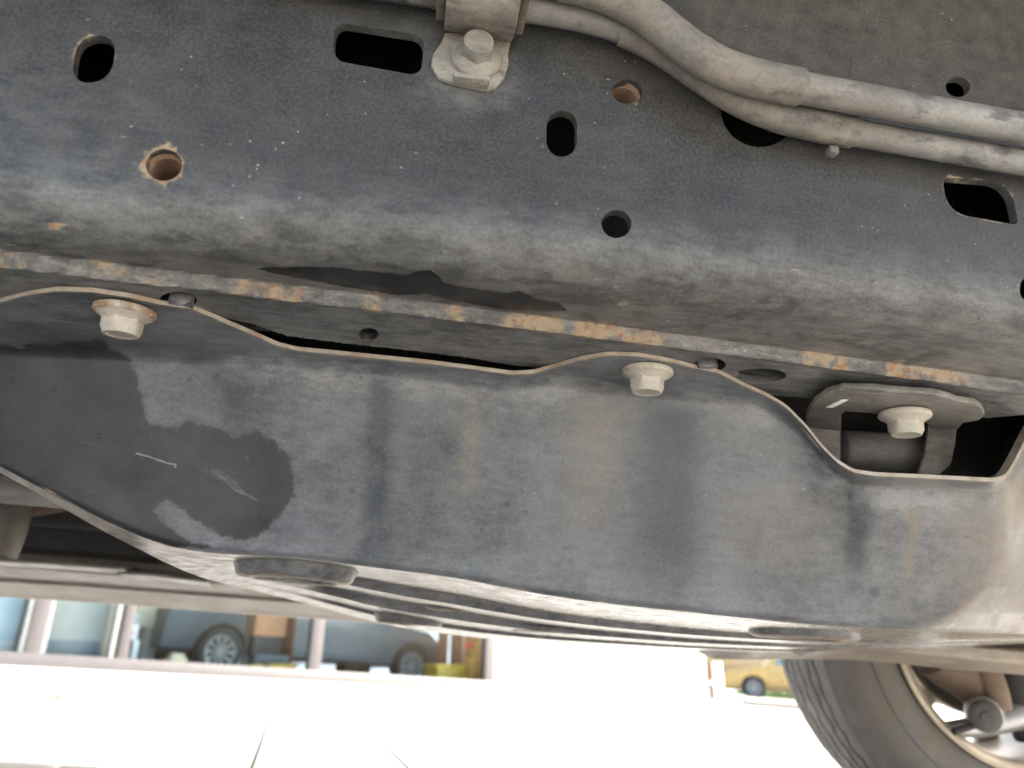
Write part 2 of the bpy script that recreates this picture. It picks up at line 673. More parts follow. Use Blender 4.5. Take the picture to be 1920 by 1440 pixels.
def ell(cx, cy, rx, ry, n=40, jit=0.0):
    t = np.linspace(0, 2 * np.pi, n, endpoint=False)
    k = 1 + jit * wob(t * 5, 9)
    return np.stack([cx + rx * k * np.cos(t), cy + ry * k * np.sin(t)], -1)


HOLES = [
    ('web', rounded([(146, 66), (220, 66), (208, 152), (132, 158)], 33), 'clear', .55),
    ('web', rounded([(628, 40), (798, 67), (790, 143), (624, 113)], 22), 'clear', .15),
    ('web', rounded([(1025, 207), (1083, 207), (1081, 295), (1024, 293)], 27), 'clear', .15),
    ('web', ell(1176, 172, 29, 23), 'nut', .5),
    ('web', ell(307, 309, 34, 30), 'nut', .95),
    ('web', ell(1156, 420, 28, 26), 'clear', .35),
    ('web', ell(1425, 203, 74, 73), 'clear', .2),
    ('web', rounded([(1767, 331), (1893, 341), (1911, 423), (1776, 398)], [12, 34, 12, 34]), 'clear', .5),
    ('web', ell(1796, 163, 23, 19), 'clear', .05),
    ('web', ell(1930, 540, 18, 22), 'clear', .4),
    ('under', ell(691, 627, 19, 12), 'clear', .3),
    ('under', ell(1425, 704, 50, 13), 'clear', .1),
    ('under', ell(334, 563, 35, 16), 'clear', .2),
    ('under', ell(1331, 684, 30, 13), 'clear', .2),
    ('under', ell(1690, 770, 18, 8), 'clear', .0),
]


def make_rail():
    u0, u1 = -0.46, 0.66
    s0, s1 = -0.315, LA + 0.20
    loops = []
    for side, poly, kind, rust in HOLES:
        x, y = poly[:, 0], poly[:, 1]
        loops.append(web_us(x, y) if side == 'web' else under_us(x, y))
    us = np.arange(u0, u1, 0.0023)
    # finer rows around the bend and the seam
    ss = np.r_[np.arange(s0, -0.004, 0.0024), np.linspace(0, LA, 18), np.arange(LA + .0022, LA + .035, .0022),
               np.arange(LA + .035, LA + .085, .00105), np.arange(LA + .085, s1, .0022)]
    Ug, Sg = np.meshgrid(us, ss, indexing='ij')
    pts = np.stack([Ug.ravel(), Sg.ravel()], -1)
    pts[:, 0] += RNG.uniform(-.0003, .0003, len(pts))
    keep = np.ones(len(pts), bool)
    dist = np.full(len(pts), 9.0)
    for L in loops:
        lo, hi = L.min(0) - .004, L.max(0) + .004
        sel = np.where(((pts > lo) & (pts < hi)).all(1))[0]
        d = sd_poly(pts[sel, 0], pts[sel, 1], L)
        keep[sel[d < .0008]] = False
    pts = pts[keep]
    V = pts.tolist()
    E = []
    for L in loops:
        b = len(V)
        V += L.tolist()
        E += [(b + i, b + (i + 1) % len(L)) for i in range(len(L))]
    res = delaunay_2d_cdt([Vector(p) for p in V], E, [], 0, 1e-7)
    vo = np.array([tuple(p) for p in res[0]])
    fo = np.array([f for f in res[2] if len(f) == 3])
    cen = vo[fo].mean(1)
    good = np.ones(len(fo), bool)
    for L in loops:
        lo, hi = L.min(0), L.max(0)
        sel = np.where(((cen > lo) & (cen < hi)).all(1))[0]
        good[sel[sd_poly(cen[sel, 0], cen[sel, 1], L) < 0]] = False
    cx, cy = seen(rail_surf(cen[:, 0], cen[:, 1]))
    for poly in ([(400, 592), (470, 606), (540, 630), (640, 643), (760, 656), (880, 671), (960, 685), (1015, 690), (1030, 900), (400, 900)],
                 [(1420, 738), (1500, 746), (1640, 760), (1850, 784), (1960, 774), (2000, 1000), (1420, 1000)]):
        good &= ~((sd_poly(cx, cy, poly) < 0) & (cen[:, 1] > LA + .03))
    fo = fo[good]
    P = rail_surf(vo[:, 0], vo[:, 1])
    # slight dents
    P[:, 1] += np.where(vo[:, 1] < 0, .0006 * wob(vo[:, 0] * 18, 2) * wob(vo[:, 1] * 25, 5), 0)
    rust = np.zeros(len(P))
    edge = np.zeros(len(P))
    nv = len(P)
    VV, FF = [P], [fo.tolist()]
    rr = [rust]
    for (side, poly, kind, rst), L in zip(HOLES, loops):
        th = 0.0062
        lo, hi = L.min(0) - .012, L.max(0) + .012
        sel = np.where(((vo > lo) & (vo < hi)).all(1))[0]
        d = np.abs(sd_poly(vo[sel, 0], vo[sel, 1], L))
        rust[sel] = np.maximum(rust[sel], rst * 0.85 * sstep(.0055 if rst > .8 else .0035, .0005, d + .0006 * RNG.normal(size=len(d))))
        edge[sel] = np.maximum(edge[sel], .34 * sstep(.0022, .0003, d))
        n = len(L)
        A = rail_surf(L[:, 0], L[:, 1])
        prof = [A]
        for k in (.0006, th):
            B = A.copy()
            cc = A.mean(0)
            B += (cc - A) * (.03 if k > .0006 else .012)
            B[:, 1 if side == 'web' else 2] = A[:, 1 if side == 'web' else 2] + k
            prof.append(B)
        W = np.concatenate(prof)
        fs = []
        for q in range(2):
            for i in range(n):
                j = (i + 1) % n
                fs.append([nv + q * n + i, nv + q * n + j, nv + (q + 1) * n + j, nv + (q + 1) * n + i])
        VV.append(W)
        FF.append(fs)
        rr.append(np.r_[np.full(n, rst * .7), np.full(2 * n, rst * .45)])
        nv += len(W)
    # coarse continuation of the same rail out of view, its back wall and top
    sc = np.r_[s0, -0.1, np.linspace(0, LA, 6), LA + .04, LA + .06, s1]
    for ua, ub in ((-2.2, u0), (us[-1], 2.0)):
        uu = np.linspace(ua, ub, 4)
        uu_eval = np.clip(uu, u0, u1)
        Ug, Sg = np.meshgrid(uu, sc, indexing='ij')
        Ue, _ = np.meshgrid(uu_eval, sc, indexing='ij')
        Q = rail_surf(Ue, Sg)
        Q[..., 0] = Ug
        VV.append(Q.reshape(-1, 3))
        FF.append((grid_faces(4, len(sc)) + nv).tolist())
        rr.append(np.zeros(Q.size // 3))
        nv += Q.size // 3
    uu = np.linspace(-2.2, 2.0, 30)
    ue = np.clip(uu, u0, u1)
    top = rail_surf(ue, np.full(30, s0))
    bot = rail_surf(ue, np.full(30, LA + .10))
    bot[:, 2] += .004
    c1 = top.copy()
    c1[:, 1] = bot[:, 1]
    strip = np.stack([top, top + [0, .012, .004], c1 + [0, 0, .004], bot], 1)
    strip[:, :, 0] = uu[:, None]
    VV.append(strip.reshape(-1, 3))
    FF.append((grid_faces(30, 4) + nv).tolist())
    rr.append(np.zeros(120))
    nv += 120
    P = np.concatenate(VV)
    faces = [f for g in FF for f in g]
    rust = np.concatenate(rr)
    edge = np.r_[edge, np.zeros(len(P) - len(edge))]
    px, py = seen(P)
    u = P[:, 0]
    n0 = len(vo)
    s = np.full(len(P), -1.0)
    s[:n0] = vo[:, 1]
    d = P[:, 1] - np.polyval(SEAM, u)
    onflange = s > LA
    # dust on bend and flange, bounce light painted in as paler tone
    dust = .085 + .33 * sstep(-.03, .02, s) + .16 * sstep(LA - .01, LA + .02, s) * (0.7 + .5 * wob(u * 22, 4))
    dust *= 1 - .15 * sstep(.004, .012, d) * onflange
    dust += .22 * sstep(.004, .012, d) * onflange
    dust += .14 * sstep(430, 150, px) * sstep(.12, .0, np.abs(s + .02))
    dust += .35 * np.exp(-((px - 885) / 90) ** 2 - ((py - 165) / 42) ** 2)        # under the clamp
    dust += .25 * np.exp(-((px - 780) / 40) ** 2 - ((py - 85) / 60) ** 2)
    tan = np.zeros(len(P))
    upper = sd_poly(px, py, [(1250, -300), (1300, 90), (1360, 130), (1510, 165), (2300, 310), (2300, -400)])
    tan += .16 * sstep(10, -40, upper) * (s < 0)
    tan += np.where(onflange & (d < .001), .32 * (0.5 + .5 * wob(px / 60, 12)) * sstep(LA - .004, LA + .03, s), 0)
    dark = .5 * sstep(1040, 1005, px) * sstep(955, 1000, px) * sstep(60, 130, py) * sstep(235, 190, py)
    # rust and pale flakes on the lap joint
    iv = [(-60, 60, .55), (168, 240, .60), (268, 316, .60), (430, 580, .80), (680, 722, .72), (796, 872, .8), (945, 1062, 1.0),
          (1068, 1240, .98), (1440, 1475, .6), (1508, 1592, .9), (1652, 1815, .95)]
    band = np.exp(-((d - .0035) / .0056) ** 4)
    rs = np.zeros(len(P))
    for a, b, k in iv:
        rs = np.maximum(rs, k * sstep(a - 26, a + 16, px) * sstep(b + 26, b - 16, px) * (.86 + .16 * wob(px / 13, 77)))
    rust = np.maximum(rust, np.where(onflange, np.maximum(band * .84, .5 * np.exp(-((d + .004) / .005) ** 2)) * rs, 0))
    edge = np.maximum(edge, np.where(onflange, band * .36, 0))
    for x, y, a, b in ((106, 422, 22, 8), (1170, 568, 13, 7)):
        q = ((px - x) / a) ** 2 + ((py - y) / b) ** 2
        rust = np.maximum(rust, np.where(s > -0.02, .9 * sstep(1.5, .4, q), 0))
    wet = np.zeros(len(P))
    for poly in ([(478, 503), (560, 499), (640, 503), (720, 511), (765, 516), (782, 507), (806, 506), (824, 518), (832, 532), (880, 541),
                  (950, 550), (972, 543), (990, 551), (1005, 560), (1050, 569), (1064, 583), (1010, 584), (930, 578), (860, 566), (800, 552),
                  (745, 553), (690, 545), (600, 529), (530, 517)],):
        wet = np.maximum(wet, np.clip(.5 - sd_poly(px, py, poly) / 9, 0, 1))
    wet *= (s > LA * .6)
    A = np.stack([dust, dark, tan], -1)
    B = np.stack([rust, wet, edge], -1)
    crust = sstep(-.012, LA, s) * (1 - sstep(.002, .006, d) * onflange)
    C = np.stack([0 * s, crust, 0 * s], -1)
    o = link('frame_rail', T(P), faces, 'rail', truck, dict(WearLightA=A, WearLightB=B, WearC=C), smooth=True, autosmooth=40)
    # threaded nuts welded behind two of the holes
    for (side, poly, kind, rst), L in zip(HOLES, loops):
        if kind != 'nut':
            continue
        A = rail_surf(L[:, 0], L[:, 1])
        c = A.mean(0)
        r = np.linalg.norm(A - c, axis=1).mean() * .97
        prof = [(r * 1.0, .0035)]
        for k in range(9):
            prof += [(r * .96, .0065 + k * .0026), (r * .87, .0078 + k * .0026)]
        prof += [(r * .85, .034)]
        mb = MB().lathe(prof, T(c), (0, 1, 0), 40)
        mb.build('weld_nut', 'nut', o, smooth=True, autosmooth=80)
    return o


rail = make_rail()


# ---- skid plate
E_PTS = [(-140, 600), (-60, 582), (0, 566), (50, 553), (105, 545), (170, 547), (240, 557), (296, 570), (360, 579), (400, 596), (470, 626), (520, 648), (556, 657),
         (620, 663), (700, 671), (800, 681), (900, 694), (960, 702), (1000, 700), (1040, 688), (1090, 674), (1140, 666), (1200, 668), (1260, 679),
         (1304, 690), (1345, 698), (1390, 721), (1440, 744), (1475, 765), (1510, 800), (1540, 838), (1570, 868), (1600, 886), (1640, 892),
         (1750, 897), (1865, 903), (1888, 896), (1905, 866), (1925, 826), (1960, 760), (2040, 650)]
N_PTS = [(-140, 800), (0, 874), (73, 914), (182, 970), (292, 1020), (365, 1036), (467, 1041), (560, 1046), (656, 1058), (760, 1071), (852, 1082), (961, 1104), (1034, 1118),
         (1143, 1132), (1253, 1144), (1332, 1152), (1407, 1160), (1520, 1171), (1670, 1181), (1782, 1184), (1920, 1190), (2040, 1190)]
S_PTS = [(-140, 812), (0, 886), (73, 926), (182, 990), (292, 1046), (346, 1072), (401, 1091), (474, 1106), (560, 1128), (651, 1152), (706, 1168), (779, 1181), (888, 1195),
         (997, 1204), (1107, 1210), (1253, 1217), (1389, 1222), (1500, 1225), (1700, 1222), (1920, 1208), (2040, 1205)]


def curve(pts, x, k=7):
    p = np.asarray(pts, float)
    xx = np.linspace(p[0, 0], p[-1, 0], 1500)
    yy = np.interp(xx, p[:, 0], p[:, 1])
    ker = np.hanning(2 * k + 3)
    ker /= ker.sum()
    yy = np.convolve(np.pad(yy, k + 1, mode='edge'), ker, 'valid')
    return np.interp(x, xx, yy)


def make_skid():
    xs = np.linspace(-130, 2030, 860)
    Ey = curve(E_PTS, xs, 9)
    Ny = curve(N_PTS, xs, 75)
    Sy = np.maximum(curve(S_PTS, xs, 50), Ny + 9)
    # depth of the top edge: flush under the rail at the two tabs, dropped elsewhere
    Pt = under(xs, Ey, -STEP - .0036)
    vE = smin(Pt[:, 1], np.full_like(xs, .546), .008)
    wE = loc(xs, Ey, v=vE)[:, 2]
    nf, nb = 210, 110
    rows, X, Y = [], [], []
    foldx = lambda y: np.interp(y, [700, 900, 960, 1040, 1100, 1150, 1180, 1250], [1965, 1893, 1893, 1878, 1850, 1802, 1745, 1560])
    for k in range(nf):
        t = (k / (nf - 1)) ** 1.15
        y = Ey + (Ny - Ey) * t
        vp = loc(xs, y, w=wE)[:, 1]
        vf = .562 + .058 * t + .004 * np.sin(t * 3.0)
        v = smin(vp, vf, .022)
        v += (.0016 * np.sin(xs / 190 + 1 + t) + .0012 * np.sin(xs / 95 + 2.2 + 2.5 * t) + .0006 * np.sin(xs / 47 - 3 * t)) * sstep(.1, .35, t) * sstep(1.0, .8, t)
        # the plate folds away at its right end
        dx = xs - foldx(y)
        v += np.where(dx > 0, 0, 0) + .00042 * (np.sqrt(dx ** 2 + 24 ** 2) + dx) * .5
        # rounding towards the flat bottom
        v += .003 * sstep(.965, 1.0, t) ** 2
        rows.append(loc(xs, y, v=v))
        X.append(xs)
        Y.append(y)
    vN = rows[-1][:, 1]
    full = sstep(200, 600, xs)
    vspan = .012 + .52 * full
    kx = np.clip((xs - 815) / 440, -1.2, 1.1)
    # stepped ribs pressed in the bottom: flat, wall, flat, wall, flat, wall, flat
    tf = np.stack([0 * kx, .30 + .15 * kx, .46 + .13 * kx, .57 + .12 * kx, .73 + .075 * kx, .83 + .06 * kx, .90 + .05 * kx, 0 * kx + 1.0])
    vf_ = np.array([0, .40, .405, .62, .625, .80, .805, 1.0])
    segs = [16, 14, 14, 14, 14, 14, 16]
    seg_t, seg_v = [], []
    for q, n in enumerate(segs):
        for k in range(n):
            a = k / n
            a = a + .0
            seg_t.append(tf[q] + (tf[q + 1] - tf[q]) * a)
            seg_v.append(vf_[q] + (vf_[q + 1] - vf_[q]) * a)
    seg_t.append(tf[-1])
    seg_v.append(1.0)
    for a, b in zip(seg_t[1:], seg_v[1:]):
        b = a + (b - a) * sstep(430, 680, xs)
        y = Ny + (Sy - Ny) * a
        v = vN + vspan * b + .00012 * np.maximum(xs - 1750, 0)
        rows.append(loc(xs, y, v=v))
        X.append(xs)
        Y.append(y)
    # rolled lip behind the last edge
    last = rows[-1]
    rows.append(last + [0, .004, .006])
    X.append(xs)
    Y.append(Y[-1])
    nrow = len(rows)
    # the sheared top edge, 3 mm thick, and a strip of the inner face
    e1 = rows[0] + np.stack([0 * xs, .0000 * xs, .0031 + 0 * xs], -1)
    e2 = e1 + np.stack([0 * xs, .010 + 0 * xs, .0015 + 0 * xs], -1)
    R = np.stack([e2, e1] + rows, 0)           # rows x cols
    XX = np.stack([xs, xs] + X, 0)
    YY = np.stack([Y[0], Y[0]] + Y, 0)
    P = R.reshape(-1, 3)
    px, py = XX.ravel(), YY.ravel()
    ri = np.repeat(np.arange(nrow + 2), len(xs))
    tface = np.clip((py - np.tile(Ey, nrow + 2)) / np.tile(Ny - Ey, nrow + 2), 0, 1)
    bottom = ri >= nf + 2
    dE = py - np.tile(Ey, nrow + 2)
    dust = .20 + .12 * wob(px / 170, 21) + .12 * sstep(1250, 1900, px) + .18 * sstep(.8, 1., tface)
    dust += .40 * sstep(95, 30, dE)  # paler dust under the top edge, raised to lift its shade
    dust = np.where(bottom, 1.5, dust)  # bottom made pale: scuffed dust plus painted light from the ground
    dark = np.zeros(len(P))
    tan = np.zeros(len(P))

    def streak(x, w, y0, y1, k, drift=0.0):
        c = x + drift * (py - y0) + 5 * wob(py / 40, int(x))
        return k * np.exp(-(np.abs(px - c) / w) ** 2.6) * sstep(y0 - 15, y0 + 50, py) * sstep(y1 + 60, y1 - 90, py)
    face = ~bottom
    for a in ((440, 34, 690, 860, .7, 0), (712, 25, 690, 1000, .95, -.02), (1262, 56, 740, 1090, .9, -.02), (1610, 24, 895, 1080, .95, -.03),
              (1500, 60, 760, 900, .45, .5), (545, 22, 690, 780, .3, 0)):
        dark += streak(*a) * face
    for a in ((893, 19, 730, 960, .62, -.12), (1135, 48, 720, 1010, .55, -.12), (1713, 13, 925, 1110, .75, -.06), (1000, 60, 930, 1100, .15, 0),
              (1450, 130, 900, 1100, .28, 0), (1835, 70, 930, 1150, .35, 0)):
        tan += streak(*a) * face
    fx = np.abs(px - foldx(py))
    tan += .6 * np.exp(-(fx / 18) ** 2) * face * (py > 880)  # highlight along the fold, painted as tan
    tan += .45 * sstep(20, 90, px - foldx(py)) * face * (py > 880)  # facet past the fold, its lighter lit tone painted in
    dark += .22 * sstep(46, 14, dE) * sstep(0, 6, dE) * (1 - sstep(150, 60, np.abs(px - 1215))) * face       # shade of the roll under the edge, painted in as darker tone
    dark = np.minimum(dark, .85)
    wetp = [(-160, 652), (57, 648), (190, 636), (233, 667), (257, 707), (263, 753), (280, 790), (307, 807), (360, 793), (400, 800), (443, 820), (480, 813),
            (520, 830), (543, 863), (553, 900), (554, 924), (529, 957), (503, 993), (455, 1015), (385, 990), (345, 955), (312, 938), (288, 958), (330, 1002),
            (390, 1024), (300, 1030), (0, 890), (-160, 830)]
    wet = np.clip(.5 - sd_poly(px, py, wetp) / 44, 0, 1) * face
    rust = np.where(ri <= 2, .42, 0) + .35 * np.exp(-((px - 235) / 75) ** 2 - ((py - 563) / 12) ** 2)
    # the sheared edge is bare, the bottom scraped, its lit cream painted in
    edge = np.where(ri <= 2, .9, 0)
    edge = np.maximum(edge, .55 * sstep(6, 1, dE))
    edge = np.maximum(edge, np.where(bottom, .56 + .10 * wob(px / 40, 31), 0))
    edge = np.maximum(edge, .42 * sstep(.975, 1.0, tface))
    edge = np.maximum(edge, .55 * np.exp(-((px - 118) / 110) ** 2 - ((py - (870 + .56 * (px + 0))) / 9) ** 2) * face)
    for x, y in ((320, 595), (1275, 705), (1120, 700), (150, 600)):       # crazed paint around the bolts
        edge = np.maximum(edge, .36 * np.exp(-((px - x) / 60) ** 2 - ((py - y) / 14) ** 2) * (.5 + .5 * np.sin(px / 7 + py / 3)))
    scr = np.zeros(len(P))

    def scratch(pts, w, k):
        q = np.asarray(pts, float)
        d = np.full(px.shape, 1e9)
        for (ax, ay), (bx, by) in zip(q[:-1], q[1:]):
            t = np.clip(((px - ax) * (bx - ax) + (py - ay) * (by - ay)) / ((bx - ax) ** 2 + (by - ay) ** 2), 0, 1)
            d = np.minimum(d, np.hypot(px - ax - t * (bx - ax), py - ay - t * (by - ay)))
        return k * sstep(w, w * .3, d) * face
    for pts, w, k in (([(256, 850), (282, 857), (312, 868), (329, 871), (328, 876)], 3.0, 1), ([(84, 561 + 38), (130, 604)], 2.5, .6), ([(150, 828), (198, 838)], 2.2, .55),
                      ([(398, 882), (420, 898), (440, 918), (466, 930), (482, 938)], 5, .52), ([(410, 884), (436, 904), (452, 922)], 13, .46), ([(372, 876), (400, 890), (432, 905)], 12, .42), ([(316, 696), (336, 706)], 2.2, .7),
                      ([(318, 716), (332, 719)], 2, .6), ([(356, 748), (378, 752)], 2, .5), ([(640, 985), (668, 993)], 3, .5),
                      ([(905, 612), (930, 616)], 2, .4), ([(1595, 1008), (1612, 1014)], 3, .5), ([(1050, 820), (1072, 822)], 2, .4)):
        scr = np.maximum(scr, scratch(pts, w, k))
    for x, y, r in ((660, 919, 11), (950, 946, 8), (733, 988, 6), (903, 995, 6), (1640, 1110, 16), (1416, 1072, 5), (265, 745, 9), (355, 712, 8), (405, 705, 12), (1060, 1028, 5)):
        dark = np.maximum(dark, .6 * sstep(r, r * .3, np.hypot(px - x, py - y)) * face)
    wallrow = np.zeros(nrow + 2)
    i0 = nf + 2 - 1
    off = 0
    for q, n in enumerate(segs):
        if q % 2 == 1:
            wallrow[i0 + off + 1:i0 + off + n] = 1
        off += n
    wl = wallrow[ri] * sstep(380, 600, px)  # rib walls stay darker: their weaker light painted as less cream
    edge *= 1 - .85 * wl
    dust *= 1 - .7 * wl
    tan += .30 * sstep(1250, 1900, px) * face
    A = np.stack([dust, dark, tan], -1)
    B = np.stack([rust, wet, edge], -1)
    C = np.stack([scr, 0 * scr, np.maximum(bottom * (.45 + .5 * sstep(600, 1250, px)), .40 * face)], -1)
    o = link('skid_plate', T(P), grid_faces(nrow + 2, len(xs))[:, ::-1], 'skid', truck, dict(WearLightA=A, WearLightB=B, WearC=C), smooth=True, autosmooth=35)

    # pressed drain bosses in the bottom
    def boss(cx, cy, v, r0, r1, h):
        c = loc(cx, cy, v=v)
        prof = [(r0 * 1.12, h * 1.1), (r0, h * .93), (r1 * 1.08, h * .12), (r1, 0), (r1 * .80, -.0004), (r1 * .78, .003), (r1 * .80, h * 1.1)]
        mb = MB().lathe(prof, T(c), (0, 0, 1), 56)
        b = mb.build('drain_boss', 'skid', o, smooth=True, autosmooth=60)
        wear_on(b, lambda P, x, y: (np.stack([0 * x + .65, 0 * x, 0 * x], -1),
                                    np.stack([.5 * sstep(.004, 0, P[:, 2] - c[2]), 0 * x, .75 * sstep(.003, 0.0005, P[:, 2] - c[2])], -1)))
    boss(552, 1089, .72, .058, .048, .019)
    boss(1506, 1198, .76, .056, .050, .018)
    boss(768, 1172, 1.06, .053, .042, .018)
    boss(838, 1145, .93, .026, .022, .003)
    boss(1020, 1187, 1.0, .05, .042, .006)
    # hooks at the tabs that catch in the rail
    for xa, xb, y0, y1 in ((316, 362, 556, 584), (1309, 1347, 678, 692)):
        p0 = under([xa, xb], [y1, y1], -STEP - .004)
        p1 = under([xa, xb], [y0 + 4, y0 + 8], -STEP - .002)
        top = p1 + [0, .004, .016]
        q = np.array([p0[0], p0[1], p1[1], p1[0]])
        mb = MB().prism(T(q), None, (0, .0005, .0028))
        q2 = np.array([p1[0], p1[1], top[1], top[0]])
        mb.prism(T(q2), None, (0, .003, 0))
        b = mb.build('hook_tab', 'skid', o, bevel=.0012)
        wear_on(b, lambda P, x, y: (np.stack([0 * x + .4, 0 * x, 0 * x + .2], -1), np.stack([0 * x + .22, 0 * x, 0 * x + .3], -1)))
    # upturned wall at the right end of the cut-out
    q = [loc(1900, 890, v=.575), loc(1935, 815, v=.575), loc(1960, 770, v=.70), loc(1925, 772, v=.70), loc(1898, 800, v=.70), loc(1875, 850, v=.70), (loc(1852, 895, v=.70))]
    MB().prism(T(q), None, (.003, 0, 0)).build('side_wall', 'bracket', o)
    return o


skid = make_skid()


# ---- bolts
def flange_bolt(c, axis, s=1.0, yaw=0.0, rust=.2, parent=None, name='flange_bolt'):
    """hex bolt with its collar; axis points out of the surface"""
    R0 = .0148 * s
    ax = Vector(axis).normalized()
    m = ax.to_track_quat('Z', 'Y').to_matrix().to_4x4()
    mb = MB().lathe([(R0 * .90, -.001), (R0, 0), (R0 * 1.02, .0016 * s), (R0 * .97, .0030 * s), (R0 * .84, .0040 * s), (R0 * .70, .0056 * s), (R0 * .60, .0064 * s)], (0, 0, 0), (0, 0, 1), 48)
    hr = .0100 * s
    n = 6
    lev = [(.0050 * s, 1.0), (.0125 * s, 1.0), (.0140 * s, .90)]
    vs, fs = [], []
    sub = 4
    ring = []
    for k in range(n * sub):
        i, f = divmod(k, sub)
        a0, a1 = i * math.pi / 3 + yaw, (i + 1) * math.pi / 3 + yaw
        p = Vector((math.cos(a0), math.sin(a0), 0)).lerp(Vector((math.cos(a1), math.sin(a1), 0)), f / sub)
        ring.append(p)
    for h, kk in lev:
        for p in ring:
            q = p * hr
            if kk < 1:
                q = q.normalized() * hr * .84
            dz = 0 if h < .012 * s or kk < 1 else -.0016 * s * max(0, (p.length - .866) / .134)
            vs.append((q.x, q.y, h + dz))
    N = n * sub
    for l in range(2):
        for k in range(N):
            k2 = (k + 1) % N
            fs.append((l * N + k, l * N + k2, (l + 1) * N + k2, (l + 1) * N + k))
    # dished end face
    for kk, h in ((.80, .0140 * s), (.74, .0136 * s), (.0, .0134 * s)):
        for p in ring:
            q = p.normalized() * hr * .84 * kk
            vs.append((q.x, q.y, h))
    for l in range(2, 5):
        for k in range(N):
            k2 = (k + 1) % N
            fs.append((l * N + k, l * N + k2, (l + 1) * N + k2, (l + 1) * N + k))
    mb.addm(vs, fs)
    o = mb.build(name, 'bolt', parent or truck, smooth=True, autosmooth=32)
    o.matrix_local = Matrix.Translation(T(c)) @ m
    me = o.data
    co = np.array([v.co[:] for v in me.vertices])
    r = np.hypot(co[:, 0], co[:, 1])
    ru = rust * sstep(R0 * .8, R0, r) + rust * .45 * RNG.random(len(co)) * (co[:, 2] > .012 * s)
    for nm, X in (('WearLightA', np.stack([0 * r + .1, 0 * r, .15 * (r > R0 * .8)], -1)), ('WearLightB', np.stack([ru, 0 * r, 0 * r], -1))):
        a = me.color_attributes.new(nm, 'FLOAT_COLOR', 'POINT')
        arr = np.zeros((len(co), 4), np.float32)
        arr[:, :3] = np.clip(X, 0, 1)
        a.data.foreach_set('color', arr.ravel())
    return o


b = flange_bolt(under(235, 580, -STEP - .004), (.02, .10, -1), 1.30, .35, .75)
b['label'] = 'bolt with rusty collar at the left tab of the skid plate'
b = flange_bolt(under(1214, 694, -STEP - .004), (0, .06, -1), 1.34, .1, .4)
b['label'] = 'bolt at the middle tab of the skid plate'

# ---- bracket in the cut-out, with bushing
def make_bracket():
    out = [(1508, 812), (1511, 778), (1527, 754), (1552, 737), (1580, 729), (1640, 730), (1700, 736), (1750, 739), (1778, 745), (1796, 753), (1828, 757), (1842, 765),
           (1847, 778), (1838, 788), (1806, 794), (1796, 806), (1745, 806), (1738, 794), (1662, 791), (1650, 777), (1586, 772), (1577, 779), (1577, 812)]
    w0 = wb(.35) - STEP - .001
    P = loc(np.array([p[0] for p in out]), np.array([p[1] for p in out], float), w=w0 - .010)
    o = MB().prism(T(P), None, (0, 0, .0055)).build('mount_bracket', 'bracket', truck, bevel=.0016, seg=3)
    wear_on(o, lambda P, x, y: (np.stack([.25 + .5 * sstep(765, 740, y), 0 * x, .2 + 0 * x], -1), np.stack([0 * x, 0 * x, .38 * sstep(760, 742, y)], -1)))
    # legs
    for side, a in (('l', [(1509, 790), (1545, 776), (1577, 780), (1578, 905), (1512, 905)]), ('r', [(1742, 790), (1797, 790), (1793, 830), (1785, 870), (1765, 888), (1718, 900), (1735, 850)])):
        Q = loc(np.array([p[0] for p in a]), np.array([p[1] for p in a], float), v=.605)
        l = MB().prism(T(Q), None, (0, .005, 0)).build('bracket_leg', 'bracket', o, bevel=.002)
        wear_on(l, lambda P, x, y: (np.stack([0 * x + .35, 0 * x, 0 * x + .15], -1), np.stack([0 * x, 0 * x, 0 * x], -1)))
        l.matrix_parent_inverse = Matrix.Identity(4)
    # inner upright behind the opening
    c0 = loc(1572, 845, v=.640)
    c1 = loc(1728, 853, v=.640)
    d = c1 - c0
    L = np.linalg.norm(d)
    prof = [(.003, 0), (.0175, 0), (.0195, .002), (.0200, .006), (.0200, L - .006), (.0192, L - .001), (.003, L)]
    bu = MB().lathe(prof, T(c0), d, 48).build('bushing', 'rubber', o, smooth=True, autosmooth=50)
    wear_on(bu, lambda P, x, y: (np.stack([0 * x + .3, .5 * sstep(850, 875, y), 0 * x + .15], -1), np.stack([0 * x, 0 * x, 0 * x], -1)))
    ring = MB().lathe([(.020, 0), (.0235, .001), (.0235, .004), (.020, .005)], T(c1 + d / L * .001), d, 40).build('bushing_ring', 'dark', o, smooth=True)
    # painted inspection mark
    q = loc(np.array([1549, 1578, 1591, 1561]), np.array([764, 750, 750, 765.]), w=w0 - .0107)
    MB().prism(T(q), None, (0, 0, .0005)).build('paint_mark', 'white_mark', o)
    return o


brk = make_bracket()
b = flange_bolt(loc(1696, 775, w=wb(.35) - STEP - .012), (0, .04, -1), 1.36, .55, .12)
b['label'] = 'bolt through the bracket in the cut-out of the skid plate'


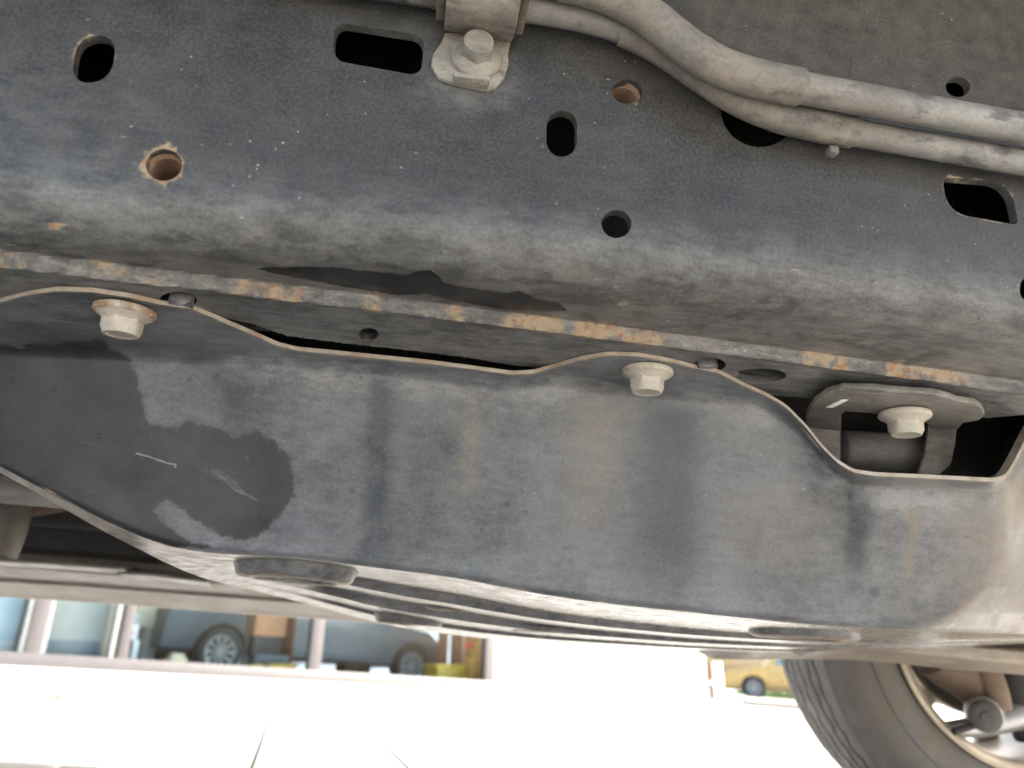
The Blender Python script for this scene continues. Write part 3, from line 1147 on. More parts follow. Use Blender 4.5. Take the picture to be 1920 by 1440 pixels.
# ---- pipes
def make_pipes():
    A = [(700, -95), (880, -60), (1000, -42), (1090, -30), (1155, -14), (1205, 12), (1250, 55), (1290, 100), (1330, 128), (1380, 143), (1442, 154), (1503, 165),
         (1600, 183), (1760, 212), (1920, 241), (2150, 282), (2500, 345)]
    B = [(500, -62), (650, -36), (800, -14), (960, 12), (1060, 26), (1150, 42), (1210, 66), (1268, 106), (1330, 156), (1385, 196), (1440, 220), (1520, 235), (1603, 249),
         (1760, 277), (1920, 305), (2150, 345), (2500, 406)]
    for pts, v, sl, r, rsl in ((A, .362, (1040, 1500), .0101, .0121), (B, .3840, (1156, 1603), .0090, .0107)):
        p2 = catmull(pts, 160)
        P = loc(p2[:, 0], p2[:, 1], v=v)
        o = MB().tube(T(P), r, 28).build('metal_pipe', 'pipe', truck, smooth=True, autosmooth=60)
        wear_on(o, lambda P, x, y: (np.stack([.25 + .3 * wob(x / 70, 3), 0 * x + .1 * wob(x / 40, 6), .55 * np.exp(-((x - 1545) / 60) ** 2) + .45 * np.exp(-((x - 1660) / 60) ** 2)
                                             + .4 * np.exp(-((x - 1080) / 90) ** 2)], -1), np.stack([0 * x, 0 * x, 0 * x], -1), np.stack([0 * x, 1.0 + 0 * x, 0 * x], -1)))
        q = P[(p2[:, 0] > sl[0]) & (p2[:, 0] < sl[1])]
        rs = rsl + .00025 * wob(np.arange(len(q)) * .8, 4)
        q = np.vstack([q[0] * .999 + q[1] * .001, q, q[-1] * 1.0001])
        rs = np.r_[r, rs, r]
        s = MB().tube(T(q), list(rs), 28).build('pipe_sleeve', 'sleeve', o, smooth=True, autosmooth=50)
        wear_on(s, lambda P, x, y: (np.stack([.25 + .35 * wob(x / 50, 13), 0 * x, 0 * x + .35 * np.exp(-((x - 1380) / 80) ** 2)
                                             + .4 * np.exp(-((x - 1190) / 50) ** 2)], -1), np.stack([0 * x, 0 * x, 0 * x], -1), np.stack([0 * x, .85 + 0 * x, 0 * x], -1)))
    # small clip under the lower sleeve
    c = loc(1566, 283, v=.386)
    MB().box(T(c + [-.0035, .000, -.0010]), T(c + [.0035, .007, .005])).build('line_clip', 'sleeve', truck, bevel=.0012)


make_pipes()


def make_clamp():
    # foot flat on the web, strap rising out over the pipes
    foot = [(835, 60), (958, 60), (957, 80), (953, 100), (954, 120), (946, 145), (930, 163), (915, 168), (850, 155), (822, 145), (808, 122), (812, 100), (828, 78)]
    P = loc(np.array([p[0] for p in foot]), np.array([p[1] for p in foot], float), v=VW - .0038)
    o = MB().prism(T(P), None, (0, .0036, 0)).build('pipe_clamp', 'clamp', truck, bevel=.001)
    # strap profile in (v, w) from the foot upwards
    a, b = loc(832, 62, v=VW - .0038), loc(960, 62, v=VW - .0038)
    w0 = (a[2] + b[2]) / 2
    prof = [(VW - .0030, w0 + .001), (VW - .0050, w0 - .004), (VW - .014, w0 - .0085), (VW - .030, w0 - .0135), (VW - .046, w0 - .0175), (VW - .056, w0 - .014), (VW - .059, w0 + .002), (VW - .059, w0 + .05), (VW - .05, w0 + .09)]
    prof = catmull(prof, 24)
    vs, fs = [], []
    for v, w in prof:
        for u in (a[0], b[0]):
            vs.append(T((u, v, w)))
    for v, w in prof:
        for u in (a[0], b[0]):
            vs.append(T((u, v + .0024, w - .0012)))
    n = len(prof)
    for i in range(n - 1):
        fs.append((2 * i, 2 * i + 1, 2 * i + 3, 2 * i + 2))
        k = 2 * n
        fs.append((k + 2 * i, k + 2 * i + 2, k + 2 * i + 3, k + 2 * i + 1))
        fs.append((2 * i, 2 * i + 2, k + 2 * i + 2, k + 2 * i))
        fs.append((2 * i + 1, k + 2 * i + 1, k + 2 * i + 3, 2 * i + 3))
    fs.append((0, 2 * n, 2 * n + 1, 1))
    MB().addm(vs, fs).build('strap', 'clamp', o, bevel=.0006, seg=1)
    # rubber liner standing out on both sides of the strap
    for u0, u1 in ((a[0] - .006, a[0] - .0005), (b[0] + .0005, b[0] + .006)):
        mb = MB()
        pr = [(VW - .020, w0 - .007), (VW - .054, w0 - .012), (VW - .056, w0 + .06), (VW - .012, w0 + .06), (VW - .012, w0 - .004)]
        mb.prism(T([(u0, v, w) for v, w in pr]), None, (u1 - u0, 0, 0))
        mb.build('liner', 'rustarm', o, bevel=.001)
    # locating tab folded outwards at the foot
    q = loc(np.array([848, 915, 916, 849]), np.array([150, 158, 168, 160.]), v=VW - .0040)
    MB().prism(T(q), None, (0, -.0085, 0)).build('locating_tab', 'clamp', o, bevel=.0012)
    for q in [o] + list(o.children):
        wear_on(q, lambda P, x, y: (np.stack([.3 + .3 * wob(x / 14 + y / 20, 5), .25 * (wob(x / 18 - y / 11, 8) > .5), .5 * sstep(60, 40, np.abs(y - 60))], -1),
                                    np.stack([0 * x, 0 * x, .25 * sstep(30, 0, np.abs(y - 58))], -1), np.stack([0 * x, .75 + 0 * x, 0 * x], -1)))
    bo = flange_bolt(loc(893, 110, v=VW - .004), (0, -1, 0), 1.14, .52, .12, parent=o, name='clamp_bolt')
    bo.data.materials[0] = M['clamp']
    return o


make_clamp()


# ---- what closes the underbody: floor, rockers, far rail, added dark fill
def tbox(name, a, b, mat, bevel=0.0, parent=None):
    return MB().box(T(a), T(b)).build(name, mat, parent or truck, bevel=bevel)


tbox('floor_pan', (-2.4, .0, .60), (1.7, 1.78, .64), 'dark')
tbox('cavity_block', (-1.0, .78, .13), (1.5, 1.10, .55), 'dark', .05)  # added mass that keeps the space above the skid plate dark
tbox('cavity_backing', (-1.6, .70, .16), (1.2, .72, .59), 'dark')  # added dark sheet behind the gap, keeps it black
tbox('far_rail', (-2.2, 1.34, .14), (0.55, 1.42, .40), 'dark', .02)


def bar(name, pts_lo, v, prof, mat, bevel=0.0, parent=None):
    """long pressing: pts_lo = photo points of its lower edge; prof = (dv, dw) outline"""
    P = loc(np.array([p[0] for p in pts_lo], float), np.array([p[1] for p in pts_lo], float), v=v)
    vs, fs = [], []
    m = len(prof)
    for p in P:
        for dv, dw in prof:
            vs.append(T(p + [0, dv, dw]))
    for i in range(len(P) - 1):
        for k in range(m):
            k2 = (k + 1) % m
            fs.append((i * m + k, i * m + k2, (i + 1) * m + k2, (i + 1) * m + k))
    fs.append(list(range(m))[::-1])
    fs.append([(len(P) - 1) * m + k for k in range(m)])
    return MB().addm(vs, fs).build(name, mat, parent or truck, bevel=bevel)


# far sill of the body: two stepped faces and a pinch weld
sill = bar('far_sill', [(-300, 1104), (0, 1119), (200, 1131), (400, 1146), (600, 1160), (800, 1175), (1100, 1196)], 1.74,
           [(0, 0), (-.010, .006), (-.15, .024), (-.155, .032), (-.27, .044), (-.28, .052), (-.28, .07), (-.2, .09), (.05, .12), (.05, 0)], 'sill', .003)
bar('sill_flange', [(-300, 1050), (0, 1062), (120, 1068), (250, 1078)], 1.44, [(0, 0), (-.06, .004), (-.065, .010), (0, .014)], 'sill', .003)
bar('sill_flange', [(236, 1084), (300, 1088), (400, 1100)], 1.46, [(0, 0), (-.05, .004), (-.055, .010), (0, .012)], 'sill', .002)
tbox('inner_sill_panel', (-1.9, 1.52, .10), (.3, 1.54, .50), 'dark')
# crossmember end and lower arm at the right
cm = bar('crossmember', [(1335, 1236), (1400, 1238), (1480, 1236), (1600, 1238), (1670, 1243), (1800, 1256), (1920, 1266), (2100, 1282)], 1.16,
         [(0, 0), (-.03, .012), (-.055, .016), (-.06, .034), (-.02, .045), (.05, .045), (.06, .008)], 'member', .003)
bar('crossmember_lip', [(1500, 1232), (1640, 1222), (1760, 1214), (1920, 1206), (2100, 1196)], 1.02,
    [(0, 0), (-.02, .006), (-.04, .008), (-.04, .026), (.02, .03), (.02, .003)], 'member', .002)


def suspension_left():
    P = loc(np.array([-60, -10, 12, 18, 14, -10.]), np.array([860, 888, 915, 945, 985, 1040.]), v=1.25)
    o = MB().tube(T(catmull(P, 30)), .030, 18).build('exhaust_bracket', 'sill', truck, smooth=True)
    P = loc(np.array([10, 60, 130, 200, 260.]), np.array([952, 950, 938, 935, 940.]), v=1.32)
    MB().tube(T(catmull(P, 24)), list(np.linspace(.020, .012, 24)), 16).build('exhaust_pipe', 'rustarm', truck, smooth=True)


suspension_left()


# ---- far front wheel
def make_wheel():
    q = lens(1900, 1187) * 1.36
    c = q @ TCAM.T                                 # centre of the inner face
    Wd = .235
    # wheel axis across the truck
    o = bpy.data.objects.new('wheel', None)
    COL.objects.link(o)
    o.parent = truck
    o.location = T(c)
    o.rotation_euler = (0, 0, math.radians(-4))
    # local frame of lathe: axis +Y away from the camera
    na, nt = 360, 66
    prof = [(.226, .012), (.232, .004), (.240, .000), (.262, -.008), (.290, -.012), (.312, -.008), (.326, .000), (.336, .010)]
    prof2 = [(.336, .010), (.350, .018), (.360, .030)]
    a = np.linspace(0, 2 * np.pi, na, endpoint=False)
    rows = []
    tag_ = []
    pp = np.array(prof)
    for r, y in pp:
        rows.append((np.full(na, r), np.full(na, y)))
        tag_.append(0)
    # shoulder lugs and tread
    ys = np.linspace(.014, Wd - .014, nt)
    lug = (np.sin(a * 44) + .35 * np.sin(a * 88 + 1)) * .5
    for y in ys:
        k = y / Wd
        crown = .366 - .010 * (2 * k - 1) ** 2 - .022 * sstep(.12, 0.03, k) - .022 * sstep(.88, .97, k)
        depth = np.zeros(na)
        for g0, amp in ((.25, .010), (.36, .012), (.50, .012), (.64, .012), (.75, .010)):
            gy = Wd * g0 + .0035 * np.sin(a * 44 + g0 * 20)
            depth = np.maximum(depth, .0045 * sstep(.0045, .0025, np.abs(y - gy)))
        ed = max(0, 1 - min(k, 1 - k) / .2)
        depth = np.maximum(depth, .0045 * ed ** .5 * sstep(.35, .6, lug) * (1 if min(k, 1 - k) < .2 else 0))
        depth = np.maximum(depth, .0012 * sstep(.85, .95, np.abs(np.sin(a * 44 + k * 9))) * (1 if .27 < k < .73 else 0))
        rows.append((crown - depth, np.full(na, y) + .0))
        tag_.append(1)
    for r, y in pp[::-1]:
        rows.append((np.full(na, r), Wd - np.full(na, y)))
        tag_.append(0)
    V = np.stack([np.stack([r * np.cos(a), y, r * np.sin(a)], -1) for r, y in rows], 0)
    m = len(rows)
    Vf = V.reshape(-1, 3)
    i = np.arange(m - 1)[:, None]
    j = np.arange(na)[None]
    j2 = (j + 1) % na
    F = np.stack([i * na + j, i * na + j2, (i + 1) * na + j2, (i + 1) * na + j], -1).reshape(-1, 4)
    side = np.repeat(np.array(tag_) == 0, na)
    rr = np.hypot(Vf[:, 0], Vf[:, 2])
    aa = np.arctan2(Vf[:, 2], Vf[:, 0])
    dust = np.where(side, .72 * sstep(.345, .325, rr + .004 * np.sin(aa * 44)), .06 + .05 * (rr > .35))
    A = np.stack([dust, 0 * dust, np.where(side, .25, 0)], -1)
    B = np.zeros((len(Vf), 3))
    ty = link('tyre', Vf, F, 'tyre', o, dict(WearLightA=A, WearLightB=B), smooth=True, autosmooth=50)
    # raised line on the sidewall
    MB().lathe([(.285, -.0115), (.287, -.0140), (.291, -.0142), (.293, -.0118)], (0, 0, 0), (0, 1, 0), 120).build('sidewall_ring', 'tyre', ty, smooth=True)
    # rim: lip, well and outer face
    pr = [(.2265, .012), (.236, -.002), (.237, -.008), (.230, -.010), (.220, -.004), (.214, .010), (.208, .05), (.205, .09), (.203, .16), (.206, .205), (.214, .215), (.214, .228), (.226, .228)]
    rim = MB().lathe(pr, (0, 0, 0), (0, 1, 0), 120).build('rim', 'rim', o, smooth=True, autosmooth=40)
    for k in range(8):
        an = 2 * math.pi * k / 8 + .30
        mb = MB()
        e, t = np.array([math.cos(an), 0, math.sin(an)]), np.array([-math.sin(an), 0, math.cos(an)])
        q = [e * .05 + t * .022, e * .05 - t * .022, e * .208 - t * .024, e * .208 + t * .024]
        mb.prism([p + [0, .188, 0] for p in q], None, (0, .022, 0))
        mb.build('spoke', 'alloy', rim, bevel=.004)
    MB().lathe([(.0, .17), (.065, .17), (.075, .185), (.075, .215), (0, .215)], (0, 0, 0), (0, 1, 0), 40).build('hub', 'alloy', rim, smooth=True)
    MB().lathe([(.07, .115), (.147, .115), (.150, .118), (.150, .140), (.147, .143), (.07, .143)], (0, 0, 0), (0, 1, 0), 72).build('brake_disc', 'member', o, smooth=True)
    MB().lathe([(.0, .085), (.125, .085), (.140, .092), (.143, .110), (.140, .112)], (0, 0, 0), (0, 1, 0), 64).build('dust_shield', 'dark', o, smooth=True)
    return o, c


wheel, WC = make_wheel()


def at_wheel(x, y, dv):
    return loc(x, y, v=WC[1] + dv)


def make_arm():
    # knuckle and lower arm with its bushing eye, in front of the brake
    P = at_wheel(np.array([1760, 1800, 1838, 1862.]), np.array([1225, 1262, 1300, 1338.]), .03)
    kn = MB().tube(T(catmull(P, 20)), list(np.linspace(.050, .026, 20)), 20).build('steering_knuckle', 'rustarm', truck, smooth=True)
    P = at_wheel(np.array([1835, 1852, 1868, 1872.]), np.array([1225, 1260, 1300, 1330.]), -.005)
    MB().tube(T(catmull(P, 20)), .022, 18).build('knuckle_web', 'rustarm', kn, smooth=True)
    c = at_wheel(1850, 1346, -.05)
    d = np.array([.55, .8, .12])
    d /= np.linalg.norm(d)
    ey = MB().lathe([(.0, 0), (.024, 0), (.028, .004), (.028, .055), (.024, .06), (0, .06)], T(c + d * .018), d, 36).build('arm_eye', 'alloy', kn, smooth=True, autosmooth=40)
    MB().lathe([(.0, -.004), (.009, -.004), (.010, .0), (.020, .001), (.0245, .005), (.026, .018), (.022, .022)], T(c), d, 36).build('arm_bushing', 'rubber', kn, smooth=True, autosmooth=40)
    P = at_wheel(np.array([1775, 1815, 1860, 1910, 1990.]), np.array([1368, 1366, 1358, 1342, 1310.]), .05)
    MB().tube(T(catmull(P, 24)), list(np.linspace(.014, .030, 24)), 16).build('lower_arm', 'alloy', kn, smooth=True)
    P = at_wheel(np.array([1788, 1820, 1850.]), np.array([1372, 1362, 1350.]), -.02)
    MB().tube(T(catmull(P, 12)), .006, 12).build('link_rod', 'dark', kn, smooth=True)
    P = at_wheel(np.array([1890, 1905, 1915, 1935.]), np.array([1240, 1290, 1340, 1380.]), .06)
    MB().tube(T(catmull(P, 12)), .030, 14).build('strut', 'dark', kn, smooth=True)


make_arm()

# ------------------------------------------------------------------ the building across the yard
M['render'] = plain('white_render', (0.78, 0.77, 0.74), 0.8, 0, 0.04, 3, .1)
M['frame_light'] = plain('painted_frame', (0.085, 0.079, 0.082), 0.5, 0, .06, 10)
M['frame_grey'] = plain('grey_frame', (0.22, 0.24, 0.24), 0.5, 0, .06, 10)
M['beige'] = plain('beige_panel', (0.42, 0.40, 0.35), 0.6, 0, .06, 6)
M['column'] = plain('beige_column', (0.52, 0.42, 0.33), 0.6, 0, .06, 6)
M['paleblue'] = plain('pale_blue_blind', (0.45, 0.52, 0.54), 0.6, 0, .05, 6)
M['bluecar'] = plain('blue_grey_paint', (0.095, 0.118, 0.142), 0.35, 0.0, .08, 4)
M['greycar'] = plain('dark_grey_paint', (0.075, 0.085, 0.09), 0.35, 0.0, .08, 4)
M['blackplastic'] = plain('black_plastic', (0.02, 0.024, 0.028), 0.6, 0, .2, 12)
M['wood'] = plain('orange_wood', (0.42, 0.185, 0.085), 0.5, 0, .15, 9)
M['redwood'] = plain('red_brown_wood', (0.25, 0.085, 0.06), 0.55, 0, .2, 9)
M['yellow'] = plain('yellow_paint', (0.62, 0.42, 0.05), 0.5, 0, .1, 6)
M['orange'] = plain('orange_plastic', (0.75, 0.40, 0.09), 0.5, 0, .1, 6)
M['red'] = plain('red_plastic', (0.65, 0.05, 0.03), 0.4, 0, .1, 6)
M['floor'] = plain('showroom_floor', (0.20, 0.23, 0.27), 0.35, 0, .1, 4)
M['inwall'] = plain('showroom_wall', (0.20, 0.24, 0.28), 0.8, 0, .1, 3)
M['cream'] = plain('cream_wall', (0.80, 0.72, 0.50), 0.8, 0, .05, 3)
M['whitecar'] = plain('white_paint', (0.72, 0.76, 0.80), 0.3, 0, .03, 4)
M['goldcar'] = plain('gold_paint', (0.55, 0.40, 0.16), 0.35, .2, .1, 4)
M['carglass'] = plain('dark_car_glass', (0.05, 0.12, 0.17), 0.08, 0, .1, 4, 0, .8)
M['skyglass'] = plain('blue_car_glass', (0.14, 0.30, 0.38), 0.10, 0, .1, 4, 0, .8)
M['wheelcap'] = plain('hubcap_silver', (0.42, 0.45, 0.46), 0.4, .3, .1, 9)
M['cartyre'] = plain('car_tyre', (0.035, 0.04, 0.045), 0.8, 0, .1, 9)
M['glass'] = glass('shop_glass', (0.86, 0.93, 0.97), .12)
M['sidewalk'] = plain('kerb_concrete', (0.46, 0.40, 0.33), 0.85, 0, .1, 5)
M['grassmat'] = plain('lawn_green', (0.085, 0.17, 0.03), 0.9, 0, .35, 14)
M['stone'] = plain('pale_stone', (0.40, 0.36, 0.28), 0.8, 0, .2, 30)
M['leaf'] = plain('dry_leaf', (0.24, 0.14, 0.07), 0.8, 0, .3, 40)
M['yleaf'] = plain('yellow_leaf', (0.62, 0.46, 0.06), 0.7, 0, .2, 40)
M['wpost'] = plain('white_post', (0.8, 0.8, 0.78), .6, 0, .03, 9)
M['brownpost'] = plain('brown_paint', (0.20, 0.12, 0.08), .7, 0, .1, 9)

FA, FB = ground(0, 1240), ground(920, 1290)
fdir = (FB - FA) * [1, 1, 0]
FL = np.linalg.norm(fdir)
fdir = fdir / FL
fnor = np.array([-fdir[1], fdir[0], 0])           # into the building
FZ0 = FA[2]
FZS = (FB[2] - FA[2]) / FL
fm = Matrix(((fdir[0], fnor[0], 0, FA[0]), (fdir[1], fnor[1], 0, FA[1]), (0, 0, 1, FA[2]), (0, 0, 0, 1)))


def fac(x, y, depth=0.0):
    """photo point on the plane of the facade (or `depth` metres inside it): (along, depth, height)"""
    d = wray(x, y)
    k = ((FA - CPOS) @ fnor + depth) / (d @ fnor)
    P = CPOS + d * k
    return np.array([(P - FA) @ fdir, depth, P[2] - FA[2]])


def base_z(s):
    return FZS * s


bld = empty('showroom_building', 'glass fronted showroom with white rendered wall across the sunlit yard', 'building', mat=fm)
sR = fac(1322, 1300)[0]
sX = fac(920, 1290)[0]
HB = 3.2


def fbox(name, s0, s1, d0, d1, z0, z1, mat, bevel=0.0, parent=None):
    return MB().box((s0, d0, z0), (s1, d1, z1)).build(name, mat, parent or bld, bevel=bevel)


fbox('wall', sX + .02, sR, -.05, .25, -1.6, HB, 'render')
fbox('fascia', -4.0, sX + .02, -.06, .25, 2.3, HB, 'render')
fbox('roof', -4.0, sR + .2, .26, 7.5, HB - .12, HB, 'render')
fbox('end_wall', -4.0, -3.8, .26, 7.5, -1.5, HB - .13, 'render')
fbox('back_wall', -3.8, sR, 7.3, 7.5, -1.5, HB - .13, 'inwall')
fl = MB()
fl.addm([(-3.8, .03, base_z(-3.8) - .02), (sR, .03, base_z(sR) - .02), (sR, 7.3, base_z(sR) - .02), (-3.8, 7.3, base_z(-3.8) - .02)], [(0, 1, 2, 3)])
fl.build('showroom_floor', 'floor', bld)
# bottom rail of the shopfront follows the fall of the yard
hs = .085
mb = MB()
mb.prism([(-4, -.05, base_z(-4) - .05), (sX, -.05, base_z(sX) - .05), (sX, -.05, base_z(sX) + hs * 1.1), (-4, -.05, base_z(-4) + hs)], None, (0, .10, 0))
mb.build('bottom_rail', 'frame_light', bld, bevel=.006)
edges = []
for x0, x1, m in ((24, 34, 'frame_grey'), (34, 66, 'frame_light'), (66, 74, 'frame_grey'), (196, 204, 'frame_grey'), (212, 232, 'frame_light'), (575, 597, 'frame_light'), (906, 920, 'frame_light')):
    a, c = fac(x0, 1255)[0], fac(x1, 1255)[0]
    edges.append((a, c))
    fbox('mullion', a, c, -.045 if m == 'frame_light' else -.035, .05, base_z(a) + hs - .004, 2.3, m, .004)
prev = -3.9
for a, c in edges:
    if a - prev > .12:
        mb = MB()
        mb.box((prev + .005, -.008, base_z(prev) + hs * .6 - .02), (a - .005, .0, 2.3))
        mb.build('window_pane', 'glass', bld)
    prev = c
# blind and panel behind the left panes
a, c = fac(-60, 1200, .15)[0], fac(27, 1200, .15)[0]
fbox('window_blind', a, c, .14, .16, base_z(a) + .02, 2.2, 'paleblue')
a, c = fac(74, 1200, .20)[0], fac(196, 1200, .20)[0]
fbox('door_panel', a, c, .19, .22, base_z(c) + .02, 2.2, 'beige')
fbox('door_kick_plate', a + .05, c - .05, .17, .188, base_z(a) + .03, base_z(a) + .22, 'frame_grey', .004)
a, c = fac(180, 1200, .30)[0], fac(222, 1200, .30)[0]
fbox('column', a, c, .26, .42, base_z(c) + .01, 2.3, 'column')


def car(name, label, s0, s1, z, hgt, dep, wd, wheels, wr, mats, group=None, parent_m=None, flip=False):
    """side-on car: front to the right; pos along the facade"""
    o = empty(name, label, 'car', mat=(parent_m or fm) @ Matrix.Translation((s0, dep, z)))
    L = s1 - s0
    body, gl = mats
    fx = (lambda x: L - x) if flip else (lambda x: x)
    h = hgt
    pr = [(.0, .20 * h), (.0, .40 * h), (.01 * L, .56 * h), (.05 * L, .62 * h), (.14 * L, .97 * h), (.22 * L, h), (.52 * L, h), (.60 * L, .97 * h), (.72 * L, .63 * h), (.95 * L, .55 * h), (L, .45 * h), (L, .20 * h)]
    low = []
    for wc in sorted([s0 + fx(q - s0) for q in wheels], reverse=True):
        for k in range(9):
            t = math.pi * k / 8
            low.append((wc - s0 + wr * 1.18 * math.cos(t), max(.20 * h, wr * .95 + wr * 1.18 * math.sin(t) * 1.0)))
    poly = pr + low
    MB().prism([(fx(x), 0, y) for x, y in poly], None, (0, wd, 0)).build('body', body, o, bevel=.03, seg=2)
    for x0, x1, x2, x3 in ((.155, .30, .30, .095), (.315, .56, .66, .315)):
        q = [(x3 * L, -.006, .64 * h), (x2 * L, -.006, .64 * h), (x1 * L, -.006, .93 * h), (x0 * L, -.006, .93 * h)]
        MB().prism([(fx(a), b_, c_) for a, b_, c_ in q], None, (0, .02, 0)).build('side_window', gl, o)
    for wc in wheels:
        for y0 in (-.02, wd - .2):
            w = bpy.data.objects.new('wheel', None)
            COL.objects.link(w)
            w.parent = o
            w.location = (wc - s0, y0, wr)
            MB().lathe([(wr * .68, .02), (wr * .72, .0), (wr * .95, .0), (wr, .03), (wr, .19), (wr * .95, .22), (wr * .6, .22)], (0, 0, 0), (0, 1, 0), 40).build('tyre', 'cartyre', w, smooth=True)
            mb = MB().lathe([(wr * .60, .015), (wr * .69, .005), (wr * .70, .02), (wr * .68, .12)], (0, 0, 0), (0, 1, 0), 40)
            mb.lathe([(0, .015), (wr * .13, .015), (wr * .15, .03)], (0, 0, 0), (0, 1, 0), 20)
            for k in range(10):
                an = k * math.pi / 5
                e, t = np.array([math.cos(an), 0, math.sin(an)]), np.array([-math.sin(an), 0, math.cos(an)])
                q = [e * wr * .1 + t * wr * .03, e * wr * .1 - t * wr * .03, e * wr * .62 - t * wr * .075, e * wr * .62 + t * wr * .075]
                mb.prism([p + [0, .02, 0] for p in q], None, (0, .025, 0))
            mb.build('hubcap', 'wheelcap', w, smooth=True, autosmooth=30)
            MB().lathe([(0, .06), (wr * .66, .06)], (0, 0, 0), (0, 1, 0), 30).build('wheel_back', 'blackplastic', w)
    return o


# long dark car added behind the glass for the truck's reflection in it
DC = 1.25
w1, w2 = fac(412, 1217, DC), fac(771, 1246, DC)
wr = .30
zb = min(w1[2], w2[2]) - wr
s0, s1 = fac(300, 1200, DC)[0], fac(822, 1240, DC)[0]
dc = car('reflection_car', 'dark blue grey car placed behind the showroom glass as reflection of the truck', s0, s1, zb, 1.5, DC, 1.7, [w1[0], w2[0]], wr, ('bluecar', 'carglass'))
dc.matrix_world = fm @ Matrix.Translation((s0, DC, w1[2] - wr)) @ Matrix.Rotation(-math.atan2(w2[2] - w1[2], w2[0] - w1[0]), 4, 'Y')


def thing(name, label, cat, parts, dep, x, y, group=None):
    """parts: (name, px x0, x1, y0, y1, depth, thickness, material) rectangles at a depth inside the facade"""
    c = fac(x, y, dep)
    o = empty(name, label, cat, mat=fm @ Matrix.Translation(c), group=group)
    for nm, x0, x1, y0, y1, d, th, m in parts:
        A, B = fac(x0, y1, d), fac(x1, y0, d)
        MB().box(tuple(np.array([A[0], d, A[2]]) - c), tuple(np.array([B[0], d + th, B[2]]) - c)).build(nm, m, o, bevel=.008)
    return o


thing('wooden_cabinet', 'orange wooden cabinet with dark niche standing behind the showroom glass', 'cabinet',
      [('side_panel', 545, 562, 1110, 1250, .30, .30, 'redwood'), ('door', 477, 545, 1110, 1192, .32, .3, 'wood'), ('niche', 472, 530, 1193, 1228, .34, .25, 'blackplastic'), ('drawer', 477, 545, 1229, 1248, .33, .25, 'bluecar')],
      .32, 510, 1252)
thing('grey_post', 'slim grey post between the dark car wheel and the wooden cabinet', 'post', [('shaft', 458, 476, 1100, 1250, .40, .06, 'greycar'), ('foot', 455, 479, 1250, 1256, .38, .1, 'greycar')], .4, 466, 1256)
thing('cream_screen', 'bright cream screen behind the glass left of the dark car', 'screen', [('sheet', 252, 305, 1090, 1175, 1.6, .04, 'cream'), ('base', 262, 300, 1175, 1250, 1.62, .2, 'beige')], 1.6, 275, 1250)
thing('display_figure', 'white and pale blue display stand beside the beige column', 'stand',
      [('upper_panel', 234, 262, 1150, 1170, .5, .06, 'skyglass'), ('front', 228, 262, 1171, 1200, .5, .08, 'whitecar'), ('left_leg', 222, 240, 1200, 1246, .5, .08, 'whitecar'), ('right_leg', 243, 262, 1200, 1246, .5, .08, 'whitecar'), ('red_badge', 243, 251, 1182, 1190, .49, .008, 'red')], .5, 245, 1248)
thing('yellow_crate', 'yellow crate on the showroom floor right of the dark car', 'crate', [('box', 820, 872, 1252, 1280, .35, .3, 'yellow'), ('lid', 818, 874, 1246, 1252, .33, .34, 'yellow')], .35, 845, 1281)
thing('orange_cone', 'orange standing marker with red top at right end of the glass', 'marker', [('lower', 882, 908, 1232, 1278, .25, .14, 'orange'), ('upper', 888, 904, 1205, 1232, .27, .1, 'orange'), ('red_light', 874, 890, 1204, 1216, .24, .05, 'red')], .25, 895, 1280)
thing('brown_curtain', 'red brown curtain behind the glass right of the dark car', 'curtain', [('fold', 822, 845, 1120, 1250, .9, .05, 'redwood'), ('fold', 846, 872, 1120, 1250, .92, .05, 'redwood'), ('fold', 873, 905, 1120, 1250, .9, .05, 'wood')], .9, 860, 1280)
for k, (x0, x1, lab) in enumerate(((470, 492, 'small yellow tub on the floor left of its longer neighbour behind the glass'), (504, 556, 'long yellow tub on the floor below the wooden cabinet'))):
    thing('yellow_sunpatch', lab, 'sunpatch', [('sunpatch', x0, x1, 1250, 1268, .12, .15, 'orange'), ('rim', x0 - 1, x1 + 1, 1246, 1250, .11, .17, 'yellow')], .12, (x0 + x1) / 2, 1269, 'box-built sun patches behind the showroom glass')  # solid boxes added in place of glowing sun patches
thing('cream_bag', 'crumpled cream bag lying on the floor under the dark car rear', 'bag', [('sack', 318, 352, 1234, 1250, .5, .2, 'cream'), ('fold', 322, 346, 1226, 1234, .55, .12, 'cream')], .5, 335, 1252)

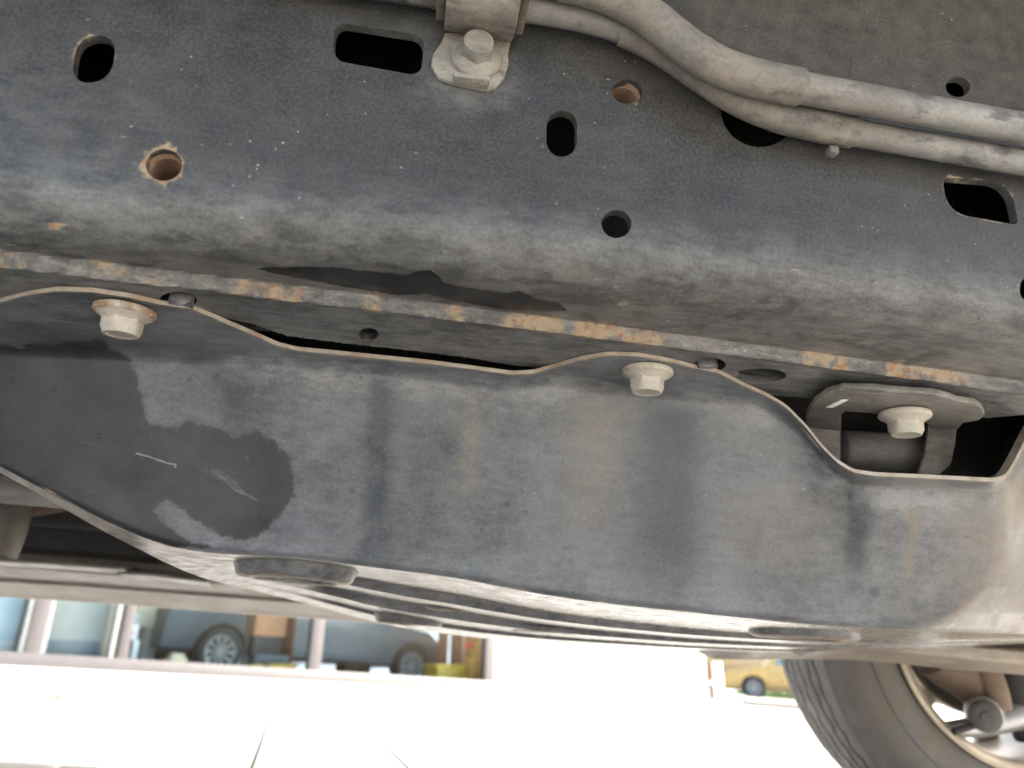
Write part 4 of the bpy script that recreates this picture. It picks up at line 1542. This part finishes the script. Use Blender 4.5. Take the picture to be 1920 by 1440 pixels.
# ------------------------------------------------------------------ across the street on the right
def street():
    g = lambda x, y: ground(x, y)
    d0 = wray(1415, 1300)
    d0 = d0 / d0[1] * 23.5
    p = np.array([d0[0], d0[1], ground_z(d0[0], 0)])
    d = math.hypot(p[0], p[1])
    a = math.atan2(-p[0], p[1])
    # frame facing the viewer, at the distance of the car
    sm = Matrix.Translation((p[0], p[1], p[2])) @ Matrix.Rotation(a + .05, 4, 'Z')
    k = d / FPX / math.cos(math.atan2(460, 1387))
    wr2 = .31
    L = 4.3
    s0 = -.85
    car('street_car', 'gold car with pale blue windows parked across the street', s0, s0 + L, 0.0, 1.48, 0, 1.7, [s0 + .85, s0 + 3.4], wr2, ('goldcar', 'skyglass'), parent_m=sm, flip=True)
    # verge in front of it
    q = [g(1398, 1308), g(1700, 1332), g(1720, 1343), g(1400, 1319)]
    vg = MB().prism([x + [0, 0, .002] for x in q], None, (0, 0, .05)).build('verge_kerb', 'sidewalk')
    vg['kind'] = 'structure'
    # lawn: many blades on a low bank
    vs, fs = [], []
    A, B = g(1402, 1306), g(1690, 1330)
    for i in range(5000):
        t, s = random.random(), random.random()
        c = A * (1 - t) + B * t
        c = c + np.array([.1, 1.0, 0]) * s * 3.0
        c[2] = ground_z(c[0], c[1]) + .02
        h = random.uniform(.10, .26)
        an = random.uniform(0, 6.28)
        w = .02
        b = len(vs)
        vs += [(c[0] - w * math.cos(an), c[1] - w * math.sin(an), c[2]), (c[0] + w * math.cos(an), c[1] + w * math.sin(an), c[2]), (c[0] + random.uniform(-.05, .05), c[1] + random.uniform(-.05, .05), c[2] + h)]
        fs.append((b, b + 1, b + 2))
    lawn = link('grass', vs, fs, 'grassmat')
    lawn['kind'] = 'stuff'
    # posts by the kerb
    for x, y, h, r, m, lab in ((1336, 1311, 48, 5, 'brownpost', 'short brown banded post left of the white post by the street'), (1350, 1316, 60, 7, 'wpost', 'white post by the street in front of the gold car')):
        p = g(x, y)
        kk = p[1] / FPX / .93
        o = empty('street_post', lab, 'post', p)
        MB().lathe([(0, h * kk), (r * kk, h * kk), (r * kk, 0)], (0, 0, 0), (0, 0, 1), 20).build('shaft', m, o)
        MB().lathe([(r * kk * 1.04, h * kk * .45), (r * kk * 1.06, h * kk * .45), (r * kk * 1.06, h * kk * .58), (r * kk * 1.04, h * kk * .58)], (0, 0, 0), (0, 0, 1), 20).build('band', 'wpost', o)


street()

# ------------------------------------------------------------------ litter on the yard
def litter():
    items = [(134, 1299, 'leaf', .05, 'dry brown leaf lying alone on the paving at left'), (98, 1316, 'leaf', .04, 'curled grey brown leaf below the lone leaf at left'),
             (806, 1283, 'yleaf', .07, 'yellow leaf at the foot of the showroom glass below the crate'), (690, 1280, 'yleaf', .05, 'small yellow leaf against the bottom rail left of the car wheel'),
             (926, 1300, 'stone', .07, 'rounded stone at the corner of the white wall'), (811, 1333, 'stone', .03, 'grey pebble out on the open paving'), (662, 1310, 'stone', .04, 'pale pebble on the paving before the dark car'),
             (992, 1309, 'stone', .05, 'pebble at the foot of the white wall')]
    for x, y, m, s, lab in items:
        p = ground(x, y)
        if m == 'stone':
            bm = bmesh.new()
            bmesh.ops.create_icosphere(bm, subdivisions=2, radius=s / 2)
            for v in bm.verts:
                v.co *= 1 + .18 * math.sin(v.co.x * 90 + v.co.y * 70)
                v.co.z *= .6
            me = bpy.data.meshes.new('pebble')
            bm.to_mesh(me)
            bm.free()
            o = bpy.data.objects.new('pebble', me)
            me.materials.append(M[m])
            COL.objects.link(o)
            o.location = p + [0, 0, s * .28]
            tag(o, lab, 'pebble')
        else:
            vs = [(-s, 0, .002), (-s * .3, s * .4, .012), (s * .6, s * .35, .02), (s, 0, .008), (s * .5, -s * .4, .018), (-s * .4, -s * .35, .01), (0, 0, .003)]
            vs += [(a, b, c + .0015) for a, b, c in vs]
            fs = [(i, (i + 1) % 6, 6) for i in range(6)] + [(13, 7 + (i + 1) % 6, 7 + i) for i in range(6)] + [(i, 7 + i, 7 + (i + 1) % 6, (i + 1) % 6) for i in range(6)]
            o = link('fallen_leaf', vs, fs, m)
            o.location = p + [0, 0, .003]
            o.rotation_euler = (0, 0, random.uniform(0, 3))
            tag(o, lab, 'leaf')


litter()
